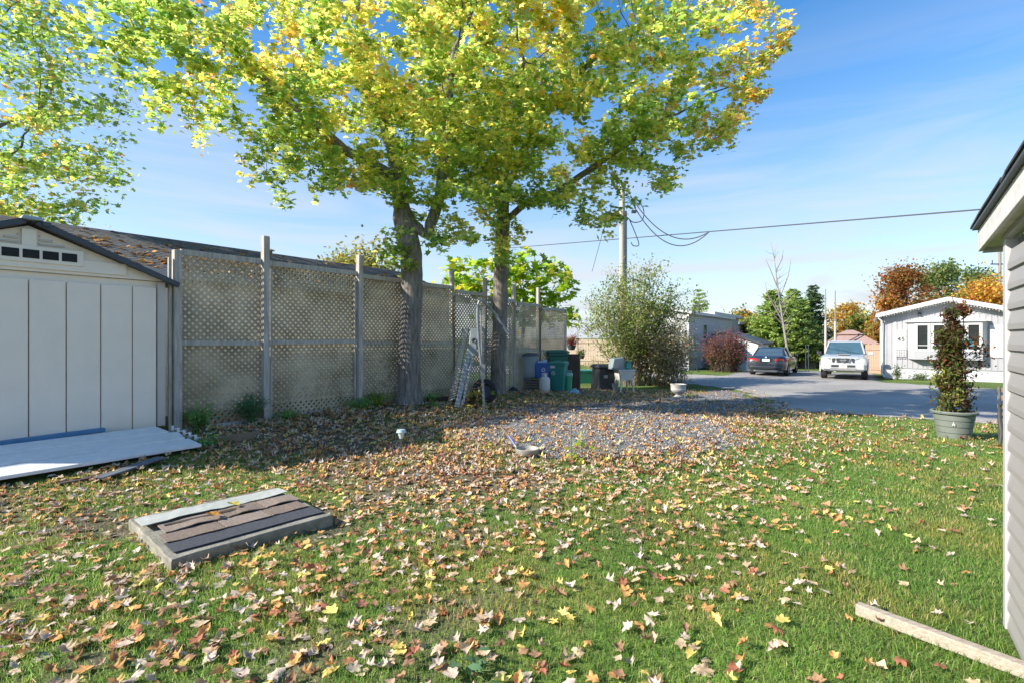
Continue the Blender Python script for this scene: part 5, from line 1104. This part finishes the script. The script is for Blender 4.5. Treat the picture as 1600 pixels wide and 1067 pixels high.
mb.build('stems', mat('dark_stem', (.07, .05, .04), .9), t); pos = np.concatenate(PP); pos[:, 2] = np.maximum(pos[:, 2], .03)
V, F, C_ = scatter(OVAL[0], OVAL[1], pos, rot_np(len(pos), .9), RNG.uniform(.6, 1.3, len(pos))*.068, palp(pos)); o = link('foliage', npmesh('foliage', V, F, fol, C_), t); o['kind'] = 'stuff'
bp_ = G(1562, 698); t = thing('iron_bench', 'iron ended garden bench half hidden by the sided outbuilding', 'bench', (bp_.x, bp_.y, bp_.z), -.76)
irn = mat('dark_iron', (.05, .05, .05), .5, .3, 12)
for dx in (.0, 1.2):
    MB().tube([(dx, 0, 0), (dx+.02, .03, .2), (dx, .05, .42), (dx, .06, .55), (dx+.01, 0.04, .62)], [.018, .022, .028, .02, .018], 8).tube([(dx, .45, 0), (dx, .42, .4), (dx, .52, .84)], .02, 8).tube([(dx, .0, .62), (dx, .25, .66), (dx, .47, .62)], .02, 8).tube([(dx, .05, .4), (dx, .42, .4)], .018, 8).build('end_frame', irn, t, smooth=True)
for k2 in range(4): MB().box((.6, .1+k2*.1, .43), (1.25, .07, .025)).build('slat', wood_brown, t)
for k2 in range(3): MB().box((.6, .46+k2*.025, .55+k2*.12), (1.25, .022, .07)).build('slat', wood_brown, t)
ta, tb = Vector((1.86, 2.76, .045)), Vector((2.245, 2.23, .045)); ta.z = gzf(ta.x, ta.y)+.04; tb.z = gzf(tb.x, tb.y)+.04
mb = MB().bar((0, 0, 0), tb-ta, .055, .06); o = mb.build('landscape_timber', mat('tan_timber', (.36, .31, .25), .85, .25, 7, .5, stretch=(2, 8, 8)), bevel=.006); o.location = ta; tag(o, 'short tan wooden timber lying in the grass against the outbuilding', 'timber')

# ------------------------------------------------------------------ slab with shingles
c0, c1, c2, c3 = Vector((-2.19, 3.28, 0)), Vector((-1.45, 4.12, 0)), Vector((-2.27, 4.86, 0)), Vector((-3.01, 4.02, 0))   # front, right, back, left
slab = thing('concrete_slab', 'square concrete slab with leftover roof shingles on it in the leaves', 'slab', (c0.x, c0.y, 0)); conc = mat('old_concrete', (.22, .21, .17), .95, .4, 7, .7, bscale=40)
mb = MB(); n_ = 8
ring = []
for a, b in ((c0, c1), (c1, c2), (c2, c3), (c3, c0)):
    for i in range(n_): ring.append(a.lerp(b, i/n_)+Vector((random.gauss(0, .004), random.gauss(0, .004), 0)))
def rg(z, ins): 
    cc = (c0+c1+c2+c3)/4; return [Vector((p.x+(cc.x-p.x)*ins, p.y+(cc.y-p.y)*ins, z+random.gauss(0, .0015))) for p in ring]
mb.rings([rg(-.05, 0), rg(.07, .0), rg(.082, .012)]); mb.build('block', conc, slab, off=slab.location)
uu = (c1-c0).normalized(); vv = (c3-c0).normalized(); Lu = (c1-c0).length; Lv = (c3-c0).length
def strip(u0, u1, v0, v1, z, th, m_, name, wob=.012, lift=0, nseg=8):
    wob *= .6; lift *= .55
    V = []; F = []
    for i in range(nseg+1):
        f = i/nseg; u = u0+(u1-u0)*f
        for k_, v in enumerate((v0, v1)):
            w1 = random.gauss(0, wob) if name != 'tar_strip' else random.gauss(0, .003); l_ = lift*(1 if k_ == 0 else .15)*(.5+.5*math.sin(f*7+v0*9))*random.uniform(.7, 1.1)
            p = c0+uu*u+vv*(v+w1); V.append((p.x, p.y, z+l_)); V.append((p.x, p.y, z+l_+th))
    for i in range(nseg):
        a = i*4; b = a+4; F += [(a+1, a+3, b+3, b+1), (a, b, b+2, a+2), (a, a+1, b+1, b), (a+2, b+2, b+3, a+3)]
    F += [(0, 2, 3, 1), (nseg*4, nseg*4+1, nseg*4+3, nseg*4+2)]
    return MB().add(V, F).build(name, m_, slab, off=slab.location)
brn = mat('brown_shingle', (.19, .145, .115), .95, .3, 60, .6); brn2 = mat('tan_shingle', (.24, .19, .155), .95, .3, 60, .6); tar = mat('tar_strip', (.05, .055, .068), .8, .35, 50, .5); pale_s = mat('pale_sheet', (.40, .42, .39), .6, .14, 12, .2)
strip(.04, Lu-.03, .08, .30, .090, .006, tar, 'tar_strip')
for k2, (u0, u1) in enumerate(((.05, .42), (.43, .76), (.77, Lu-.06))): strip(u0, u1, .27+k2*.004, .48, .098, .006, (brn, brn2, brn)[k2], 'shingle', .006, .008)
for k2, (u0, u1) in enumerate(((.09, .50), (.51, .80), (.81, Lu-.03))): strip(u0, u1, .47+k2*.01, .70, .107, .007, (brn2, brn, brn2)[k2], 'shingle', .01, .022)
strip(.12, .62, .60, .64, .10, .02, soil, 'shingle_gap', .01)
strip(.0, Lu-.03, .70, .93, .117, .005, pale_s, 'pale_sheet', .018, .03, 14)
strip(.35, .75, .93, 1.0, .095, .005, tar, 'torn_piece', .01, .006)
strip(.75, Lu-.02, .86, 1.04, .095, .006, brn, 'shingle', .01, .01)

# ------------------------------------------------------------------ white panels beside the shed
pan = thing('panel_stack', 'stack of long white dimpled plastic panels lying in front of the shed', 'panel stack', LW(1.6, -7.2, 0))
wp = mat('white_plastic_panel', (.72, .73, .74), .45, .08, 9, .5, bscale=70)
def quad_slab(p0, p1, p2, p3, th, m_, name, par, off):
    pts = [Vector(p) for p in (p0, p1, p2, p3)]; return MB().prism(pts, (0, 0, th)).build(name, m_, par, off=off, bevel=.004)
fl0, fl1 = LW(-.5, -6.74), LW(2.98, -6.80); bl0, bl1 = LW(-.5, -7.80), LW(3.0, -7.80)
zf, zb = .15, .31
for k2 in range(3):
    f0, f1 = k2/3+.008, (k2+1)/3-.008; a = fl0.lerp(bl0, f0); b = fl1.lerp(bl1, f0); c = fl1.lerp(bl1, f1); d = fl0.lerp(bl0, f1); z0_ = zf+(zb-zf)*f0; z1_ = zf+(zb-zf)*f1-.012
    e_ = .0 if k2 != 2 else -.14
    b2_ = b+LW(-.06*k2+.02, 0); quad_slab((a.x, a.y, z0_), (b2_.x, b2_.y, z0_), (c.x+LW(e_, 0).x, c.y+LW(e_, 0).y, z1_), (d.x, d.y, z1_), .035, wp, 'panel', pan, pan.location)
for k2 in range(5):
    lk_ = MB(); c = LW(3.08-.02*k2, -7.15-.12*k2); lk_.box((c.x, c.y, .22+.02*k2), (.02, .03, .07)).box((c.x+.03, c.y+.02, .21+.02*k2), (.012, .09, .012)); lk_.build('edge_tab', wp, pan, off=pan.location)
zz_ = MB()
for (s, q_, z) in ((0.2, -7.4, .02), (1.5, -7.5, .03), (2.7, -7.45, .02)): c = LW(s, q_); zz_.box((c.x, c.y, .12), (.12, .3, .2))
zz_.build('support_block', wood_brown, pan, off=pan.location)
st_ = MB().bar(LW(-.6, -7.93, .30), LW(2.35, -7.95, .345), .09, .05); o = st_.build('blue_strip', mat('blue_board', (.08, .22, .40), .6, .12, 6), bevel=.004); tag(o, 'blue painted strip lying along the bottom of the shed wall', 'board')
a = G(150, 752); b = G(252, 722); mb = MB().bar(Vector((0, 0, 0)), Vector((b.x-a.x, b.y-a.y, b.z-a.z+.03)), .13, .018); o = mb.build('slate_plank', mat('slate_plank', (.10, .12, .15), .7, .2, 7), bevel=.003); o.location = (a.x, a.y, a.z+.03); tag(o, 'dark blue grey plank lying in the leaves before the white panels', 'plank')
a = G(90, 758); b = G(175, 742); mb = MB().bar(Vector((0, 0, 0)), Vector((b.x-a.x, b.y-a.y, b.z-a.z)), .12, .02); o = mb.build('dark_plank', mat('dark_plank', (.07, .05, .045), .8, .3, 7), bevel=.003); o.location = (a.x, a.y, a.z+.02); tag(o, 'dark brown plank end poking from leaves left of the slate plank', 'plank')
a = G(318, 697); b = G(405, 684); mb = MB().bar(Vector((0, 0, 0)), Vector((b.x-a.x, b.y-a.y, b.z-a.z)), .05, .10); o = mb.build('edging_board', wood_brown, bevel=.004); o.location = (a.x, a.y, a.z+.05); tag(o, 'brown edging board on the ground beyond the white panels', 'board')
# solar light
p = G(627, 715); t = thing('solar_light', 'small solar garden light with pale blue top on a stake', 'garden light', (p.x, p.y, p.z)); h_ = (715-672)/800*p.y
MB().tube([(0, 0, -.03), (0, 0, h_-.09)], .008, 6).build('stake', char, t); MB().lathe([(.02, h_-.10), (.045, h_-.02), (.03, h_-.02)], 16).build('lens', mat('solar_lens', (.5, .6, .6), .2), t, smooth=True); MB().lathe([(.001, h_+.02), (.05, h_+.012), (.062, h_-.02), (.05, h_-.022)], 20).build('cap', mat('solar_cap', (.36, .5, .52), .3), t, smooth=True)
# pan
p = G(824, 712); t = thing('pan', 'dull metal bowl with blue and wooden handle on bare ground', 'pan', (p.x, p.y, p.z)); MB().lathe([(.001, .02), (.13, .02), (.15, .05), (.155, .10), (.148, .105), (.14, .06), (.001, .045)], 30).build('bowl', mat('dull_metal', (.34, .33, .30), .5, .15, 8, metal=.3), t, smooth=True)
MB().tube([(-.13, .06, .09), (-.17, .10, .14)], .016, 8).build('socket', alu, t); MB().tube([(-.16, .09, .13), (-.235, .17, .225)], .018, 8).build('grip', mat('blue_grip', (.10, .14, .35), .5), t); MB().tube([(-.235, .17, .225), (-.34, .28, .32)], .013, 8).build('stick', wood_brown, t)

# ------------------------------------------------------------------ fallen leaves
LP = [('pale tan', (.60, .44, .29), 6), ('beige pink', (.60, .49, .40), 5), ('brown', (.38, .22, .13), 4), ('orange brown', (.60, .32, .12), 5), ('yellow', (.74, .58, .17), 1.8), ('reddish brown', (.42, .17, .10), 1.6)]
def leaf_density(x, y):
    s = x*DX+y*DY; q = x*DY-y*DX
    d = .10+.38*sst((-q+.2)/1.4)*.8+.56*sst((-1.2-q)/1.5); d = d*(.45+1.0*fbm(x, y, 1.1, 21)); d = d*(1-.62*sst((gravel_mask(x, y)-.1)/.6)); d = d*(1-.75*sst((s-14)/3)*sst((q+6)/2)); d = d*(1-.25*sst((4.5-s)/2)); return np.clip(d, .0, 1.2)
def blocked(x, y):
    b_ = inpoly(x, y, [tuple(c[:2]) for c in (c0, c1, c2, c3)]) | inpoly(x, y, [tuple(v[:2]) for v in (fl0, fl1, LW(3.1, -8.2), LW(-.6, -8.2))]); s = x*DX+y*DY; q = x*DY-y*DX
    b_ |= (q > .55) & (s < 3.7); return b_
nC = 78000
yy = 1.9+RNG.uniform(0, 1, nC)**1.15*17; xx = RNG.uniform(-1, 1, nC)*(yy*1.02+.6); wgt = RNG.uniform(0, 1, nC)
area_w = (yy*1.02+.6)/18.5     # uniform in area
s_, q_ = xx*DX+yy*DY, xx*DY-yy*DX
dens_here = leaf_density(xx, yy)
# y was drawn with density ~ (y-1.9)^(-.13): nearly flat ; compensate width
k = (wgt < dens_here*np.clip(area_w*2.0, 0, 1)) & (~blocked(xx, yy)) & (q_ > -8.6) & (polydist(xx, yy, ROADP) < .5)
xx, yy = xx[k], yy[k]; n = len(xx)
zz = gz(xx, yy)+RNG.uniform(.008, .036, n)*np.where(lawn_density(xx, yy) > .5, 1.2, .7)
allpos = np.stack([xx, yy, zz], 1); lsz = .045+.05*RNG.beta(1.6, 2.0, n)
vis = (np.abs(xx) < yy*1.0-.02) & (yy > 2.24); order = np.argsort(np.where(vis, yy, 1e9)); near = order[:290]; rest = np.setdiff1d(np.arange(n), near)
wts = np.array([p[2] for p in LP]); wts = wts/wts.sum()
tpls = [maple_hi(0, .5, .25, .12), maple_hi(1, 1.3, .3, .2), maple_hi(2, -.9, -.5, .18), maple_hi(3, 2.0, 1.0, .3), maple_hi(4, .12, -.25, .22)]
tplo = [maple_leaf(c, i) for i, c in enumerate((.3, .7, -.55, 1.0, .12))]
ci = RNG.choice(len(LP), n, p=wts); ti = RNG.integers(0, 5, n)
Vs = []; Fs = []; Cs = []; off = 0
for k_ in range(10):
    T_ = tpls[k_] if k_ < 5 else tplo[k_-5]; m_ = rest[(ti[rest] == k_ % 5) & ((yy[rest] < 5.5) == (k_ < 5))]; base_c = np.array([p[1] for p in LP])[ci[m_]]; cc = np.clip(base_c*(1+RNG.normal(0, .18, (len(m_), 1))), .01, .8)
    V, F, C_ = scatter(T_[0], T_[1], allpos[m_], rot_np(len(m_), .27), lsz[m_], cc); Vs.append(V); Fs.append(F+off); Cs.append(C_); off += len(V)
o = link('fallen_leaves', npmesh('fallen_leaves', np.concatenate(Vs), np.concatenate(Fs), leaf_gr, np.concatenate(Cs), smooth=True)); tag(o, 'carpet of fallen tan and orange maple leaves over lawn and dirt', 'leaves', kind='stuff')
lmesh = {}
R3 = rot_np(len(near), .26)
for j, i in enumerate(near):
    key = (int(ci[i]), int(ti[i]), j % 2)
    if key not in lmesh:
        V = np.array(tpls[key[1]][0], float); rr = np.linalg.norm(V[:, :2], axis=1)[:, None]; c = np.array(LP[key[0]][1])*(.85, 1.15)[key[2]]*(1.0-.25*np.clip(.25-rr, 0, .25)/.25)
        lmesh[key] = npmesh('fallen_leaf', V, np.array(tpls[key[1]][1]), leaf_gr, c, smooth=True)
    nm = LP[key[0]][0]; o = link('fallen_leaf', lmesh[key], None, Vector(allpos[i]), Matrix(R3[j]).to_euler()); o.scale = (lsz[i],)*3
    cw = ('cupped', 'curled', 'drooping', 'tightly curled', 'flat')[key[1]]; big = 'large' if lsz[i] > .074 else 'small' if lsz[i] < .058 else 'middling'
    px_i = 800+800*allpos[i][0]/allpos[i][1]
    pl = 'before the concrete slab' if px_i < 280 else 'right of the slab corner' if px_i < 560 else 'at mid lawn' if px_i < 860 else 'short of the tan timber' if px_i < 1180 else 'beside the tan timber near the outbuilding'
    depth = 'nearest' if allpos[i][1] < 2.5 else 'near' if allpos[i][1] < 2.75 else 'farther'
    tag(o, '%s %s %s maple leaf %s' % (big, cw, nm, pl)+(', %s row' % depth if px_i < 1180 else ''), 'leaf', 'fallen maple leaves on the near lawn')
# leaves on neighbour roof
n = 1100; s = RNG.uniform(-1, 11, n); t_ = np.abs(RNG.normal(0, .5, n))*SL*.55; t_ = np.where(RNG.uniform(0, 1, n) < .45, RNG.uniform(0, SL, n), t_); k = (t_ < SL) & ((fbm(s, t_, 1.4, 9) > .42)); s, t_ = s[k], t_[k]; n = len(s)
qq = QE-(t_*math.cos(pit)); zz = ZE+t_*math.sin(pit)+.03; pos = np.stack([s*DX+qq*DY, s*DY-qq*DX, zz], 1)-np.array(nb.location)
ca, sa = math.cos(-A), math.sin(-A); pos = np.stack([pos[:, 0]*ca-pos[:, 1]*sa, pos[:, 0]*sa+pos[:, 1]*ca, pos[:, 2]], 1)+np.array(nb.location)
pos_w = np.stack([s*DX+qq*DY, s*DY-qq*DX, zz], 1)
V, F, C_ = scatter(SM[0], SM[1], pos_w, rot_np(n, .5), RNG.uniform(.09, .14, n), pick([((.55, .28, .08), 3), ((.42, .2, .07), 3), ((.5, .4, .28), 2), ((.25, .13, .07), 2)], n)); o = link('roof_leaves', npmesh('roof_leaves', V, F, leaf_gr, C_)); tag(o, 'orange and tan leaves scattered on the shingle roof behind the shed', 'leaves', kind='stuff')
# two leaves on the slab
for (u, v, c, nm) in ((.42, .52, (.6, .28, .06), 'orange'), (.62, .66, (.65, .55, .12), 'yellow')):
    p = c0+uu*u+vv*v; me = npmesh('slab_leaf', np.array(tpls[0][0]), np.array(tpls[0][1]), leaf_gr, np.array(c)); o = link('slab_leaf', me, None, (p.x, p.y, .145), (.15, .2, 1.0)); o.scale = (.11,)*3; tag(o, '%s maple leaf lying on the shingles of the concrete slab' % nm, 'leaf')

# ------------------------------------------------------------------ grass
def grass(nc, y0, y1, wmin, hmin, hmax, seed):
    rng = np.random.default_rng(seed); yy = rng.uniform(y0, y1, nc); xx = rng.uniform(-1, 1, nc)*(y1*1.02+.4); k = np.abs(xx) < yy*1.02+.35; xx, yy = xx[k], yy[k]
    d = lawn_density(xx, yy); k = (rng.uniform(0, 1, len(xx)) < d*(.75+.5*fbm(xx, yy, 3.0, 31))) & (~blocked(xx, yy)) & (polydist(xx, yy, ROADP) < -.02+.1*rng.normal(0, 1, len(xx))) & ((xx*DY-yy*DX) > -8.2); xx, yy = xx[k], yy[k]; n = len(xx)
    lx_ = rng.normal(0, .42, n); ly_ = rng.normal(0, .42, n); h = .78*rng.uniform(hmin, hmax, n)*(.7+.6*fbm(xx, yy, 1.7, 41)); w_ = rng.uniform(.8, 1.4, n)*wmin; a = rng.uniform(0, 2*np.pi, n); zz = gz(xx, yy)-.004
    B = np.stack([xx, yy, zz], 1); sd_ = np.stack([np.cos(a), np.sin(a), np.zeros(n)], 1)*w_[:, None]; L1 = np.stack([lx_*.35, ly_*.35, np.full(n, .58)], 1)*h[:, None]; L2 = np.stack([lx_, ly_, np.full(n, 1.0)-.18*(lx_**2+ly_**2)], 1)*h[:, None]
    V = np.stack([B-sd_, B+sd_, B+sd_*.75+L1, B-sd_*.75+L1, B+L2], 1).reshape(-1, 3); b5 = (np.arange(n)*5)[:, None]
    F = np.concatenate([b5+np.array([[0, 1, 2]]), b5+np.array([[0, 2, 3]]), b5+np.array([[3, 2, 4]])])
    hue = fbm(xx, yy, .8, 51)[:, None]; c = pick([((.14, .27, .05), 5), ((.20, .34, .065), 4), ((.30, .40, .09), 2), ((.46, .42, .22), 1)], n, rng)*(.72+.5*hue)*(1+np.array([[.65, .10, .35]])*np.clip((fbm(xx, yy, 1.3, 61)[:, None]-.46)*5, 0, 1)); return V, F, np.repeat(c, 5, 0)
Vs, Fs, Cs = [], [], []; off = 0
for args in ((150000, 2.0, 4.2, .0016, .028, .062, 1), (190000, 4.2, 8.0, .0026, .03, .058, 2), (170000, 8.0, 15.5, .0048, .03, .06, 3)):
    V, F, C_ = grass(*args); Vs.append(V); Fs.append(F+off); Cs.append(C_); off += len(V)
o = link('grass', npmesh('grass', np.concatenate(Vs), np.concatenate(Fs), grass_m, np.concatenate(Cs))); tag(o, 'short green lawn grass blades', 'grass', kind='stuff')
print('TRIS grass', sum(len(f) for f in Fs), 'verts', off)
